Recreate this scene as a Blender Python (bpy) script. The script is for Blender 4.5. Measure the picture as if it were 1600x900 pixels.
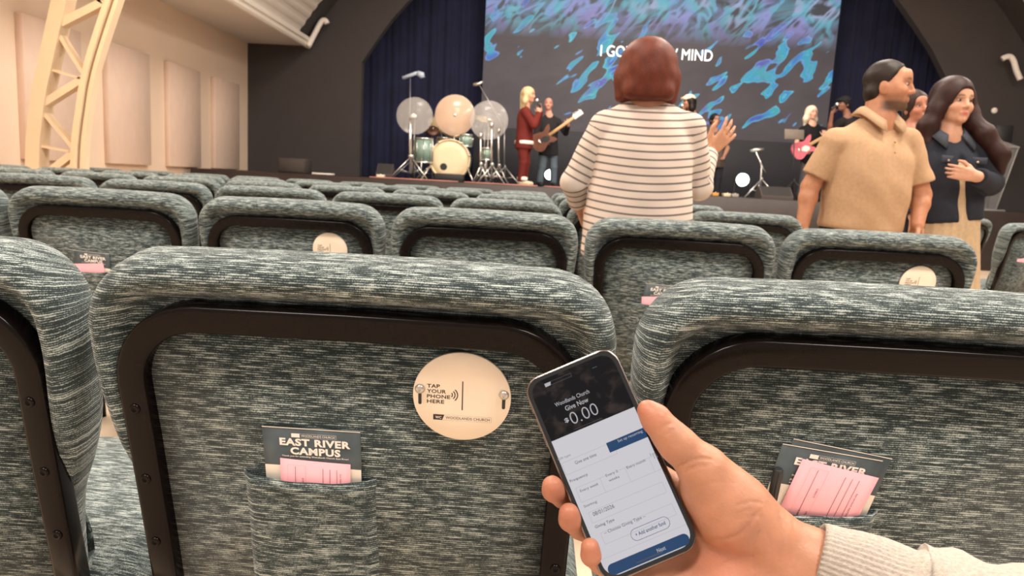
import bpy, bmesh, math, random
import numpy as np
from mathutils import Vector, Matrix

for _o in list(bpy.data.objects):
    bpy.data.objects.remove(_o)
SC = bpy.context.scene
COL = SC.collection
random.seed(7)
PI = math.pi

# ------------------------------------------------------------------ camera
F = 1130.0                       # focal length in pixels of a 1600 x 900 frame
EYE = Vector((0.0, 0.0, 0.964))  # held by somebody seated


def cdir(u, v):
    return Vector(((u - 800) / F, -(v - 450) / F, -1.0))


ROLL = 0.054
_h0 = cdir(800, 285)
_Z = Vector((1, -ROLL, 0)).cross(_h0).normalized()
_Y = cdir(840, 285 + ROLL * 40).normalized()
_X = _Y.cross(_Z).normalized()
C2W = Matrix((_X, _Y, _Z))       # camera vector -> world vector


def P(u, v, Y):
    """point seen at pixel (u, v) that lies on the plane y = Y"""
    d = C2W @ cdir(u, v)
    return EYE + d * (Y / d.y)


def PD(u, v, dep):
    return EYE + (C2W @ cdir(u, v)) * dep


def PZ(u, v, z):
    d = C2W @ cdir(u, v)
    return EYE + d * ((z - EYE.z) / d.z)


cam_d = bpy.data.cameras.new('camera')
cam_d.sensor_width = 36.0
cam_d.lens = 36.0 * F / 1600
cam_d.clip_start = 0.02
cam_d.clip_end = 100
cam_d.dof.use_dof = True
cam_d.dof.focus_distance = 0.68
cam_d.dof.aperture_fstop = 14.0
cam = bpy.data.objects.new('camera', cam_d)
COL.objects.link(cam)
cam.matrix_world = Matrix.Translation(EYE) @ C2W.to_4x4()
SC.camera = cam

# ------------------------------------------------------------------ world, lights, exposure
w = bpy.data.worlds.new('world')
SC.world = w
w.use_nodes = True
bg = w.node_tree.nodes['Background']
bg.inputs['Color'].default_value = (1.0, 0.89, 0.80, 1)
bg.inputs['Strength'].default_value = 0.7


def area(name, loc, size, sizey, power, col=(1.0, 0.91, 0.81), rot=(0, 0, 0), spread=180):
    l = bpy.data.lights.new(name, 'AREA')
    l.shape = 'RECTANGLE'
    l.size = size
    l.size_y = sizey
    l.energy = power
    l.color = col
    l.spread = math.radians(spread)
    o = bpy.data.objects.new(name, l)
    COL.objects.link(o)
    o.location = loc
    o.rotation_euler = rot
    return o


# house lights of the hall, in rows under the vault
for i, (x, y) in enumerate([(-2.0, -1.2), (2.6, -1.2), (-2.2, 3.2), (2.6, 3.4), (6.6, 3.0), (-2.0, 7.6), (2.6, 7.6), (6.8, 7.6)]):
    area('house_light', (x, y, 5.4), 1.6, 1.2, 270)
# wall washers along the left wall
area('wall_light', (-4.6, 5.2, 3.2), 0.3, 2.0, 70, (1.0, 0.74, 0.48), (0, math.radians(-50), 0))
# stage wash
area('stage_light', (1.5, 10.2, 5.6), 5.0, 0.5, 170, (1.0, 0.88, 0.76), (math.radians(40), 0, 0), 120)

vs = SC.view_settings
vs.view_transform = 'Standard'
vs.look = 'None'
vs.gamma = 1.0
vs.use_curve_mapping = False
vs.exposure = 0.0

# ------------------------------------------------------------------ helpers
def tag(o, label=None, cat=None, group=None, kind=None):
    if label:
        o['label'] = label
    if cat:
        o['category'] = cat
    if group:
        o['group'] = group
    if kind:
        o['kind'] = kind
    return o


def link(name, me, mat=None, parent=None):
    o = bpy.data.objects.new(name, me)
    COL.objects.link(o)
    if mat is not None and me is not None and not me.materials:
        me.materials.append(mat)
    if parent is not None:
        o.parent = parent
    return o


def thing(name, label, cat, loc=(0, 0, 0), rz=0.0, group=None):
    o = bpy.data.objects.new(name, None)
    o.empty_display_size = 0.05
    COL.objects.link(o)
    o.location = loc
    o.rotation_euler = (0, 0, rz)
    return tag(o, label, cat, group)


def mesh(verts, faces, smooth=True):
    me = bpy.data.meshes.new('m')
    me.from_pydata([tuple(v) for v in verts], [], faces)
    if smooth:
        me.polygons.foreach_set('use_smooth', [True] * len(me.polygons))
    me.update()
    return me


def set_tw(me, vals):
    a = me.attributes.new('Tw', 'FLOAT', 'POINT')
    a.data.foreach_set('value', np.array(vals, dtype=np.float32))
    return me


def fixn(me):
    bm = bmesh.new()
    bm.from_mesh(me)
    bmesh.ops.recalc_face_normals(bm, faces=bm.faces)
    bm.to_mesh(me)
    bm.free()
    return me


def join(*ms):
    """several (verts, faces) into one"""
    V, Fc = [], []
    for v, f in ms:
        o = len(V)
        V += [tuple(p) for p in v]
        Fc += [tuple(i + o for i in q) for q in f]
    return V, Fc


def box_vf(x0, x1, y0, y1, z0, z1):
    v = [(x, y, z) for z in (z0, z1) for y in (y0, y1) for x in (x0, x1)]
    f = [(0, 2, 3, 1), (4, 5, 7, 6), (0, 1, 5, 4), (2, 6, 7, 3), (0, 4, 6, 2), (1, 3, 7, 5)]
    return v, f


def box_me(x0, x1, y0, y1, z0, z1, bev=0.0, seg=2):
    v, f = box_vf(x0, x1, y0, y1, z0, z1)
    me = mesh(v, f, False)
    if bev > 0:
        bm = bmesh.new()
        bm.from_mesh(me)
        bmesh.ops.bevel(bm, geom=bm.edges[:], offset=bev, segments=seg, affect='EDGES', profile=0.5)
        bm.to_mesh(me)
        bm.free()
        me.polygons.foreach_set('use_smooth', [True] * len(me.polygons))
    return me


def frame_of(d):
    d = Vector(d).normalized()
    a = Vector((0, 0, 1)) if abs(d.z) < 0.9 else Vector((1, 0, 0))
    x = a.cross(d).normalized()
    return x, d.cross(x).normalized(), d


def tube_vf(path, rad, n=10, cap=True, sx=1.0, up=None):
    """tube through points; rad a number or list"""
    pts = [Vector(p) for p in path]
    m = len(pts)
    if not hasattr(rad, '__len__'):
        rad = [rad] * m
    V, Fc = [], []
    px = None
    for i in range(m):
        if i == 0:
            d = pts[1] - pts[0]
        elif i == m - 1:
            d = pts[-1] - pts[-2]
        else:
            d = (pts[i + 1] - pts[i]).normalized() + (pts[i] - pts[i - 1]).normalized()
        d = d.normalized()
        if px is None:
            x, y, _ = frame_of(d)
            if up is not None:
                y = (Vector(up) - d * Vector(up).dot(d)).normalized()
                x = y.cross(d)
        else:
            x = (px - d * px.dot(d)).normalized()
            y = d.cross(x)
        px = x
        for k in range(n):
            a = 2 * PI * k / n
            V.append(pts[i] + x * (math.cos(a) * rad[i] * sx) + y * (math.sin(a) * rad[i]))
    for i in range(m - 1):
        for k in range(n):
            k2 = (k + 1) % n
            Fc.append((i * n + k, i * n + k2, (i + 1) * n + k2, (i + 1) * n + k))
    if cap:
        Fc.append(tuple(range(n - 1, -1, -1)))
        Fc.append(tuple((m - 1) * n + k for k in range(n)))
    return V, Fc


def tube(path, rad, n=10, **k):
    return mesh(*tube_vf(path, rad, n, **k))


def bar_vf(a, b, wd, th, side):
    """flat bar a->b, width wd along 'side', thickness th"""
    a, b, s = Vector(a), Vector(b), Vector(side)
    d = (b - a).normalized()
    s = (s - d * s.dot(d)).normalized()
    t = d.cross(s)
    V = [q + s * (i * wd / 2) + t * (j * th / 2) for q in (a, b) for i, j in ((-1, -1), (1, -1), (1, 1), (-1, 1))]
    return V, [(3, 2, 1, 0), (4, 5, 6, 7)] + [(k, (k + 1) % 4, 4 + (k + 1) % 4, 4 + k) for k in range(4)]


def lathe_vf(prof, n=32, M=None):
    """(r, z) profile round z; M a matrix"""
    V, Fc = [], []
    for r, z in prof:
        for k in range(n):
            a = 2 * PI * k / n
            p = Vector((r * math.cos(a), r * math.sin(a), z))
            V.append(M @ p if M is not None else p)
    for i in range(len(prof) - 1):
        for k in range(n):
            k2 = (k + 1) % n
            Fc.append((i * n + k, i * n + k2, (i + 1) * n + k2, (i + 1) * n + k))
    Fc.append(tuple(range(n - 1, -1, -1)))
    Fc.append(tuple((len(prof) - 1) * n + k for k in range(n)))
    return V, Fc


def lathe(prof, n=32, M=None):
    return mesh(*lathe_vf(prof, n, M))


def axis_mat(origin, z, x=None):
    z = Vector(z).normalized()
    if x is None:
        x = frame_of(z)[0]
    x = Vector(x)
    x = (x - z * x.dot(z)).normalized()
    y = z.cross(x)
    M = Matrix((x, y, z)).transposed().to_4x4()
    M.translation = Vector(origin)
    return M


def plane_mat(origin, x, y):
    x = Vector(x).normalized()
    y = Vector(y)
    y = (y - x * x.dot(y)).normalized()
    z = x.cross(y)
    M = Matrix((x, y, z)).transposed().to_4x4()
    M.translation = Vector(origin)
    return M


def catmull(pts, n):
    out = []
    q = [pts[0]] + list(pts) + [pts[-1]]
    for i in range(1, len(q) - 2):
        p0, p1, p2, p3 = [Vector(p) for p in q[i - 1:i + 3]]
        for k in range(n):
            t = k / n
            out.append(0.5 * ((2 * p1) + (p2 - p0) * t + (2 * p0 - 5 * p1 + 4 * p2 - p3) * t * t + (3 * p1 - p0 - 3 * p2 + p3) * t ** 3))
    out.append(Vector(pts[-1]))
    return out


def text_me(s, M, width=None, height=None, bold=0.0, align='L', thick=0.0):
    """text as a flat mesh; M places its left baseline (or centre), width or height in metres"""
    cu = bpy.data.curves.new('t', 'FONT')
    cu.body = s
    cu.size = 1.0
    cu.offset = bold
    cu.space_character = 1.0 + 2.2 * max(bold, 0)
    cu.resolution_u = 3
    cu.extrude = 0.0
    ob = bpy.data.objects.new('t', cu)
    me = bpy.data.meshes.new_from_object(ob)
    bpy.data.objects.remove(ob)
    n = len(me.vertices)
    co = np.empty(n * 3)
    me.vertices.foreach_get('co', co)
    co = co.reshape(-1, 3)
    x0, x1 = co[:, 0].min(), co[:, 0].max()
    y0, y1 = co[:, 1].min(), co[:, 1].max()
    sx = sy = None
    if width is not None:
        sx = width / (x1 - x0)
    if height is not None:
        sy = height / (y1 - y0)
    sx = sx if sx is not None else sy
    sy = sy if sy is not None else sx
    co[:, 0] = (co[:, 0] - (x0 if align == 'L' else (x0 + x1) / 2)) * sx
    co[:, 1] = (co[:, 1] - (y0 if align == 'L' else (y0 + y1) / 2)) * sy
    R = np.array(M.to_3x3())
    co = co @ R.T + np.array(M.translation)
    me.vertices.foreach_set('co', co.ravel())
    me.materials.clear()
    me.update()
    return me


def rect_me(M, x0, x1, y0, y1, r=0.0, n=6, thick=0.0):
    """flat rounded rectangle in M's plane, optionally a slab reaching back by thick"""
    pts = []
    if r <= 0:
        pts = [(x0, y0), (x1, y0), (x1, y1), (x0, y1)]
    else:
        for cx, cy, a0 in ((x1 - r, y0 + r, -90), (x1 - r, y1 - r, 0), (x0 + r, y1 - r, 90), (x0 + r, y0 + r, 180)):
            for k in range(n + 1):
                a = math.radians(a0 + 90 * k / n)
                pts.append((cx + r * math.cos(a), cy + r * math.sin(a)))
    m = len(pts)
    V = [M @ Vector((x, y, 0)) for x, y in pts]
    Fc = [tuple(range(m))]
    if thick:
        V += [M @ Vector((x, y, -thick)) for x, y in pts]
        Fc.append(tuple(range(2 * m - 1, m - 1, -1)))
        Fc += [(k, m + k, m + (k + 1) % m, (k + 1) % m) for k in range(m)]
    return mesh(V, Fc, False)


def outline_me(M, x0, x1, y0, y1, r, wd, n=6):
    """thin rounded-rectangle line"""
    def ring(e):
        rr = max(r - e, 1e-5)
        out = []
        for cx, cy, a0 in ((x1 - r, y0 + r, -90), (x1 - r, y1 - r, 0), (x0 + r, y1 - r, 90), (x0 + r, y0 + r, 180)):
            for k in range(n + 1):
                a = math.radians(a0 + 90 * k / n)
                out.append((cx + rr * math.cos(a), cy + rr * math.sin(a)))
        return out
    A, B = ring(0), ring(wd)
    m = len(A)
    V = [M @ Vector((x, y, 0)) for x, y in A + B]
    return mesh(V, [(k, (k + 1) % m, m + (k + 1) % m, m + k) for k in range(m)], False)


# ------------------------------------------------------------------ materials
MATS = {}


def nt(name):
    m = bpy.data.materials.new(name)
    m.use_nodes = True
    t = m.node_tree
    b = t.nodes['Principled BSDF']
    return m, t, b


def mat(name, col, rough=0.6, metal=0.0, var=0.06, scale=20.0, bump=0.0, bscale=200.0, spec=0.5, emit=None, alpha=1.0, sheen=0.0, sss=0.0, coat=0.0):
    """plain procedural material: colour with a little noise, optional fine bump"""
    if name in MATS:
        return MATS[name]
    m, t, b = nt(name)
    N = t.nodes
    tc = N.new('ShaderNodeTexCoord')
    no = N.new('ShaderNodeTexNoise')
    no.inputs['Scale'].default_value = scale
    no.inputs['Detail'].default_value = 3
    t.links.new(tc.outputs['Object'], no.inputs['Vector'])
    rp = N.new('ShaderNodeValToRGB')
    rp.color_ramp.elements[0].position = 0.3
    rp.color_ramp.elements[1].position = 0.7
    rp.color_ramp.elements[0].color = [c * (1 - var) for c in col] + [1]
    rp.color_ramp.elements[1].color = [min(1, c * (1 + var)) for c in col] + [1]
    t.links.new(no.outputs['Fac'], rp.inputs['Fac'])
    t.links.new(rp.outputs['Color'], b.inputs['Base Color'])
    b.inputs['Roughness'].default_value = rough
    b.inputs['Metallic'].default_value = metal
    b.inputs['Specular IOR Level'].default_value = spec
    if bump:
        n2 = N.new('ShaderNodeTexNoise')
        n2.inputs['Scale'].default_value = bscale
        n2.inputs['Detail'].default_value = 4
        t.links.new(tc.outputs['Object'], n2.inputs['Vector'])
        bu = N.new('ShaderNodeBump')
        bu.inputs['Strength'].default_value = bump
        bu.inputs['Distance'].default_value = 0.002
        t.links.new(n2.outputs['Fac'], bu.inputs['Height'])
        t.links.new(bu.outputs['Normal'], b.inputs['Normal'])
    if emit:
        b.inputs['Emission Color'].default_value = list(emit[0]) + [1]
        b.inputs['Emission Strength'].default_value = emit[1]
    if alpha < 1:
        b.inputs['Alpha'].default_value = alpha
    if sss:
        b.inputs['Subsurface Weight'].default_value = sss
        b.inputs['Subsurface Radius'].default_value = (0.01, 0.004, 0.002)
        b.inputs['Subsurface Scale'].default_value = 0.5
    if coat:
        b.inputs['Coat Weight'].default_value = coat
        b.inputs['Coat Roughness'].default_value = 0.05
    if sheen:
        b.inputs['Sheen Weight'].default_value = sheen
    MATS[name] = m
    return m


def fabric_mat():
    m, t, b = nt('streaked_fabric')
    N, L = t.nodes, t.links
    tc = N.new('ShaderNodeTexCoord')
    oi = N.new('ShaderNodeObjectInfo')
    ad = N.new('ShaderNodeVectorMath'); ad.operation = 'ADD'
    mu = N.new('ShaderNodeVectorMath'); mu.operation = 'SCALE'; mu.inputs['Scale'].default_value = 3.0
    cmb = N.new('ShaderNodeCombineXYZ')
    L.new(oi.outputs['Random'], cmb.inputs[0]); L.new(oi.outputs['Random'], cmb.inputs[2])
    L.new(cmb.outputs[0], mu.inputs[0])
    L.new(tc.outputs['Object'], ad.inputs[0]); L.new(mu.outputs[0], ad.inputs[1])

    def noise(sc, detail=2, rough=0.5):
        mp = N.new('ShaderNodeMapping'); mp.inputs['Scale'].default_value = sc
        L.new(ad.outputs[0], mp.inputs['Vector'])
        n = N.new('ShaderNodeTexNoise'); n.inputs['Scale'].default_value = 1.0
        n.inputs['Detail'].default_value = detail; n.inputs['Roughness'].default_value = rough
        L.new(mp.outputs[0], n.inputs['Vector'])
        return n.outputs['Fac']

    def mth(op, a, bb=None, v=None):
        n = N.new('ShaderNodeMath'); n.operation = op
        L.new(a, n.inputs[0])
        if bb is not None: L.new(bb, n.inputs[1])
        if v is not None: n.inputs[1].default_value = v
        return n.outputs[0]

    # weft threads: rows of fixed pitch, each broken into light and dark runs
    sp = N.new('ShaderNodeSeparateXYZ')
    L.new(ad.outputs[0], sp.inputs[0])
    tw = N.new('ShaderNodeAttribute'); tw.attribute_name = 'Tw'
    t_ = mth('ADD', tw.outputs['Fac'], mth('MULTIPLY', noise((9, 40, 40), 1), v=0.0045))
    t_ = mth('ADD', mth('DIVIDE', t_, v=0.0026), mth('MULTIPLY', oi.outputs['Random'], v=977.0))
    row = mth('FLOOR', t_)
    fr = mth('ABSOLUTE', mth('SUBTRACT', mth('FRACT', t_), v=0.5))
    cb = N.new('ShaderNodeCombineXYZ')
    L.new(mth('MULTIPLY', sp.outputs[0], v=38.0), cb.inputs[0])
    L.new(mth('MULTIPLY', row, v=3.713), cb.inputs[1])
    rn = N.new('ShaderNodeTexNoise'); rn.inputs['Scale'].default_value = 1.0; rn.inputs['Detail'].default_value = 2.5; rn.inputs['Roughness'].default_value = 0.6
    L.new(cb.outputs[0], rn.inputs['Vector'])
    bead = noise((1100, 600, 600), 1)
    patch = noise((8, 34, 34), 2)
    s = mth('SUBTRACT', rn.outputs['Fac'], mth('MULTIPLY', fr, v=0.50))
    s = mth('ADD', s, v=0.115)
    s = mth('ADD', s, mth('MULTIPLY', mth('SUBTRACT', bead, v=0.5), v=0.46))
    s = mth('ADD', s, mth('MULTIPLY', mth('SUBTRACT', patch, v=0.5), v=0.04))
    rp = N.new('ShaderNodeValToRGB')
    e = rp.color_ramp.elements
    e[0].position = 0.40; e[0].color = (0.026, 0.037, 0.039, 1)
    e[1].position = 0.70; e[1].color = (0.43, 0.475, 0.455, 1)
    x = e.new(0.50); x.color = (0.062, 0.084, 0.086, 1)
    x = e.new(0.58); x.color = (0.19, 0.235, 0.232, 1)
    L.new(s, rp.inputs['Fac'])
    L.new(rp.outputs['Color'], b.inputs['Base Color'])
    b.inputs['Roughness'].default_value = 0.9
    b.inputs['Specular IOR Level'].default_value = 0.15
    b.inputs['Sheen Weight'].default_value = 0.15
    bu = N.new('ShaderNodeBump'); bu.inputs['Strength'].default_value = 0.5; bu.inputs['Distance'].default_value = 0.0012
    L.new(s, bu.inputs['Height'])
    L.new(bu.outputs['Normal'], b.inputs['Normal'])
    return m


def attr_mat(name, rough=0.55, bump=0.0, bscale=300, sss=0.0, spec=0.35, sheen=0.0, stretch=None, ov=0.18):
    """colour from the mesh's point colour attribute 'Col'"""
    m, t, b = nt(name)
    a = t.nodes.new('ShaderNodeAttribute')
    a.attribute_name = 'Col'
    tc = t.nodes.new('ShaderNodeTexCoord')
    no = t.nodes.new('ShaderNodeTexNoise'); no.inputs['Scale'].default_value = 60; no.inputs['Detail'].default_value = 4
    src = tc.outputs['Object']
    if stretch:
        mp = t.nodes.new('ShaderNodeMapping'); mp.inputs['Scale'].default_value = stretch
        t.links.new(src, mp.inputs['Vector']); src = mp.outputs[0]
    t.links.new(src, no.inputs['Vector'])
    mx = t.nodes.new('ShaderNodeMix'); mx.data_type = 'RGBA'; mx.blend_type = 'OVERLAY'
    mx.inputs['Factor'].default_value = ov
    t.links.new(a.outputs['Color'], mx.inputs[6]); t.links.new(no.outputs['Fac'], mx.inputs[7])
    t.links.new(mx.outputs[2], b.inputs['Base Color'])
    b.inputs['Roughness'].default_value = rough
    b.inputs['Specular IOR Level'].default_value = spec
    if sss:
        b.inputs['Subsurface Weight'].default_value = sss
        b.inputs['Subsurface Radius'].default_value = (0.012, 0.004, 0.002)
        b.inputs['Subsurface Scale'].default_value = 0.4
    if bump:
        n2 = t.nodes.new('ShaderNodeTexNoise'); n2.inputs['Scale'].default_value = bscale; n2.inputs['Detail'].default_value = 4
        t.links.new(src, n2.inputs['Vector'])
        bu = t.nodes.new('ShaderNodeBump'); bu.inputs['Strength'].default_value = bump; bu.inputs['Distance'].default_value = 0.001
        t.links.new(n2.outputs['Fac'], bu.inputs['Height'])
        t.links.new(bu.outputs['Normal'], b.inputs['Normal'])
    MATS[name] = m
    return m


FABRIC = fabric_mat()
SKIN = attr_mat('skin', 0.43, 0.3, 420, 0.12)
CLOTH = attr_mat('coloured_cloth', 0.85, 0.15, 500, 0, 0.15)
BLACK = mat('black_metal', (0.0050, 0.0032, 0.0030), 0.2, 0.0, 0.15, 60, spec=0.13)
DARKPLASTIC = mat('dark_plastic', (0.02, 0.02, 0.022), 0.5)
CHROME = mat('chrome', (0.75, 0.73, 0.70), 0.25, 0.9, 0.05, 50)
STEEL = mat('satin_steel', (0.55, 0.53, 0.50), 0.38, 0.9, 0.05, 200)

# ------------------------------------------------------------------ implicit surfaces (bodies, hair, clothes)
def _v(p):
    return np.array([p[0], p[1], p[2]], dtype=np.float32)


class Sdf:
    """a list of rounded shapes, blended smoothly into one closed surface"""

    def __init__(self):
        self.pr = []

    def cap(self, a, b, ra, rb=None, k=0.02, op=1):
        rb = ra if rb is None else rb
        a, b = _v(a), _v(b)
        r = max(ra, rb)
        self.pr.append((np.minimum(a, b) - r, np.maximum(a, b) + r, k, op, ('cap', a, b, ra, rb)))
        return self

    def chain(self, pts, rr, k=0.02, op=1):
        for i in range(len(pts) - 1):
            self.cap(pts[i], pts[i + 1], rr[i], rr[i + 1], k, op)
        return self

    def ell(self, c, r, R=None, k=0.02, op=1):
        """ellipsoid, R = 3x3 with the axes as columns"""
        c = _v(c)
        m = max(r)
        R = np.eye(3, dtype=np.float32) if R is None else np.array(R, dtype=np.float32)
        self.pr.append((c - m, c + m, k, op, ('ell', c, np.array(r, dtype=np.float32), R)))
        return self

    def cone(self, a, b, ra, rb, k=0.01, op=1):
        """flat-ended cone, for sleeves and hems"""
        a, b = _v(a), _v(b)
        r = max(ra, rb)
        self.pr.append((np.minimum(a, b) - r, np.maximum(a, b) + r, k, op, ('cone', a, b, ra, rb)))
        return self

    def loft(self, o, R, secs, k=0.02, op=1, e=2.4, rnd=0.01):
        """stack of super-ellipses along local z: secs = (z, half width, half depth, x shift, y shift)"""
        o = _v(o)
        R = np.array(R, dtype=np.float32)
        S = np.array(secs, dtype=np.float64)
        zz = np.linspace(S[0, 0], S[-1, 0], 49)
        T = np.stack([zz] + [np.interp(zz, S[:, 0], S[:, i]) for i in range(1, 5)], 1)
        for _ in range(14):
            T[1:-1, 1:] = 0.5 * T[1:-1, 1:] + 0.25 * (T[:-2, 1:] + T[2:, 1:])
        S = T.astype(np.float32)
        m = float(np.max(np.abs(S))) + 0.05
        self.pr.append((o - m, o + m, k, op, ('loft', o, R, S, e, rnd)))
        return self

    @staticmethod
    def _d(s, p):
        t = s[0]
        if t == 'cap':
            _, a, b, ra, rb = s
            ba = b - a
            q = p - a
            h = np.clip((q @ ba) / max(float(ba @ ba), 1e-12), 0, 1)
            return np.sqrt(((q - h[..., None] * ba) ** 2).sum(-1)) - (ra + (rb - ra) * h)
        if t == 'ell':
            _, c, r, R = s
            q = (p - c) @ R
            k0 = np.sqrt(((q / r) ** 2).sum(-1))
            k1 = np.sqrt(((q / (r * r)) ** 2).sum(-1)) + 1e-9
            return k0 * (k0 - 1.0) / k1
        if t == 'cone':
            _, a, b, ra, rb = s
            ba = b - a
            L = float(np.sqrt(ba @ ba))
            u = ba / L
            q = p - a
            x = q @ u
            rad = np.sqrt(np.maximum((q * q).sum(-1) - x * x, 0)) - (ra + (rb - ra) * np.clip(x / L, 0, 1))
            ax = np.maximum(-x, x - L)
            return np.sqrt(np.maximum(rad, 0) ** 2 + np.maximum(ax, 0) ** 2) + np.minimum(np.maximum(rad, ax), 0)
        _, o, R, S, e, rnd = s
        q = (p - o) @ R
        z = q[..., 2]
        a = np.interp(z, S[:, 0], S[:, 1]); b = np.interp(z, S[:, 0], S[:, 2])
        x = q[..., 0] - np.interp(z, S[:, 0], S[:, 3]); y = q[..., 1] - np.interp(z, S[:, 0], S[:, 4])
        g = (np.abs(x / a) ** e + np.abs(y / b) ** e) ** (1 / e)
        rr = np.sqrt(x * x + y * y)
        rad = np.where(g > 1e-4, rr * (1 - 1 / np.maximum(g, 1e-4)), -np.minimum(a, b))
        rad = np.maximum(rad, -np.minimum(a, b)) + rnd
        ax = np.maximum(S[0, 0] - z, z - S[-1, 0]) + rnd
        return np.sqrt(np.maximum(rad, 0) ** 2 + np.maximum(ax, 0) ** 2) + np.minimum(np.maximum(rad, ax), 0) - rnd

    def build(self, h, fold=None, smooth=1):
        add = [q for q in self.pr if q[3] > 0]
        lo = np.min([q[0] for q in add], axis=0) - 3 * h
        hi = np.max([q[1] for q in add], axis=0) + 3 * h
        n = np.ceil((hi - lo) / h).astype(int) + 1
        f = np.full(n, 1.0, dtype=np.float32)
        ax = [lo[i] + h * np.arange(n[i], dtype=np.float32) for i in range(3)]
        for a, b, k, op, s in self.pr:
            mg = k + 4 * h
            i0 = np.clip(np.floor((a - mg - lo) / h).astype(int), 0, n - 1)
            i1 = np.clip(np.ceil((b + mg - lo) / h).astype(int) + 1, 1, n)
            if np.any(i1 <= i0):
                continue
            sl = tuple(slice(i0[i], i1[i]) for i in range(3))
            g = np.stack(np.meshgrid(*[ax[i][i0[i]:i1[i]] for i in range(3)], indexing='ij'), -1)
            d = self._d(s, g).astype(np.float32)
            c = f[sl]
            if op > 0:
                hh = np.maximum(k - np.abs(c - d), 0) / k
                f[sl] = np.minimum(c, d) - hh * hh * k * 0.25
            else:
                hh = np.maximum(k - np.abs(c + d), 0) / k
                f[sl] = np.maximum(c, -d) + hh * hh * k * 0.25
        if fold is not None:
            near = np.argwhere(np.abs(f) < 0.02)
            g = (lo + near * h).astype(np.float32)
            f[near[:, 0], near[:, 1], near[:, 2]] += fold(g).astype(np.float32)
        return _nets(f, lo, h, smooth)


def _nets(f, lo, h, smooth=1):
    """naive surface nets -> (verts array, quads array)"""
    n = np.array(f.shape)
    c = n - 1
    ins = f < 0
    cnt = np.zeros(c, dtype=np.int8)
    for dx in (0, 1):
        for dy in (0, 1):
            for dz in (0, 1):
                cnt += ins[dx:dx + c[0], dy:dy + c[1], dz:dz + c[2]]
    act = (cnt > 0) & (cnt < 8)
    ids = np.argwhere(act)
    idx = np.full(c, -1, dtype=np.int64)
    idx[act] = np.arange(len(ids))
    acc = np.zeros((len(ids), 3)); num = np.zeros(len(ids))
    corners = [np.array((x, y, z)) for x in (0, 1) for y in (0, 1) for z in (0, 1)]
    for i, a in enumerate(corners):
        for b in corners[i + 1:]:
            if abs(a - b).sum() != 1:
                continue
            pa, pb = ids + a, ids + b
            fa = f[pa[:, 0], pa[:, 1], pa[:, 2]]; fb = f[pb[:, 0], pb[:, 1], pb[:, 2]]
            m = (fa < 0) != (fb < 0)
            t = np.where(m, fa / np.where(m, fa - fb, 1), 0)
            acc += np.where(m[:, None], a + t[:, None] * (b - a), 0); num += m
    V = lo + h * (ids + acc / num[:, None])
    Q = []
    for axn in range(3):
        o1, o2 = [(1, 2), (2, 0), (0, 1)][axn]
        sl0 = [slice(None)] * 3; sl1 = [slice(None)] * 3
        sl0[axn] = slice(0, -1); sl1[axn] = slice(1, None)
        a, b = ins[tuple(sl0)], ins[tuple(sl1)]
        e = np.argwhere(a != b)
        e = e[(e[:, o1] > 0) & (e[:, o2] > 0) & (e[:, o1] < c[o1]) & (e[:, o2] < c[o2])]
        if not len(e):
            continue
        s = a[e[:, 0], e[:, 1], e[:, 2]]
        u = np.zeros(3, int); u[o1] = 1
        v = np.zeros(3, int); v[o2] = 1

        def at(p):
            return idx[p[:, 0], p[:, 1], p[:, 2]]
        q = np.stack([at(e - u - v), at(e - v), at(e), at(e - u)], 1)
        q[~s] = q[~s][:, ::-1]
        Q.append(q)
    Q = np.concatenate(Q)
    for _ in range(smooth):
        s = np.zeros_like(V); k = np.zeros(len(V))
        for i in range(4):
            np.add.at(s, Q[:, i], V[Q[:, (i + 1) % 4]]); np.add.at(k, Q[:, i], 1)
            np.add.at(s, Q[:, i], V[Q[:, (i + 3) % 4]]); np.add.at(k, Q[:, i], 1)
        V = V * 0.5 + 0.5 * s / k[:, None]
    return V, Q


def np_mesh(V, Q, cols=None, mat_=None):
    me = bpy.data.meshes.new('m')
    nv, nq = len(V), len(Q)
    me.vertices.add(nv); me.vertices.foreach_set('co', V.astype(np.float32).ravel())
    me.loops.add(nq * 4); me.loops.foreach_set('vertex_index', Q.astype(np.int32).ravel())
    me.polygons.add(nq); me.polygons.foreach_set('loop_start', np.arange(nq, dtype=np.int32) * 4)
    me.update(calc_edges=True)
    me.polygons.foreach_set('use_smooth', np.ones(nq, dtype=bool))
    if cols is not None:
        at = me.color_attributes.new('Col', 'FLOAT_COLOR', 'POINT')
        c4 = np.ones((nv, 4), dtype=np.float32); c4[:, :3] = cols
        at.data.foreach_set('color', c4.ravel())
    if mat_ is not None:
        me.materials.append(mat_)
    me.validate()
    return me


# ------------------------------------------------------------------ the room
XL, XR = -5.62, 10.2       # side walls
YF = 14.0                  # proscenium wall
YB = -4.0
ZS = 3.3                   # soffit height
STZ = 0.92                 # stage height
YST = 11.4                 # stage front

M_floor = mat('pale_floor', (0.62, 0.49, 0.37), 0.45, 0, 0.05, 3.0, spec=0.4)
M_wall = mat('cream_wall', (0.80, 0.63, 0.49), 0.75, 0, 0.02, 1.5)
M_panel = mat('blush_panel', (0.70, 0.53, 0.43), 0.9, 0, 0.03, 8.0, 0.1, 300)
M_trim = mat('white_trim', (0.86, 0.80, 0.72), 0.5, 0, 0.02, 4.0)
M_soffit = mat('soffit_paint', (0.72, 0.66, 0.60), 0.8, 0, 0.03, 2.0)
M_dark = mat('charcoal_wall', (0.048, 0.041, 0.041), 0.85, 0, 0.05, 2.5)
M_truss = mat('cream_steel', (0.78, 0.61, 0.42), 0.5, 0, 0.03, 6.0)
M_vault = mat('vault_white', (0.74, 0.68, 0.62), 0.8, 0, 0.03, 2.0)

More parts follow.
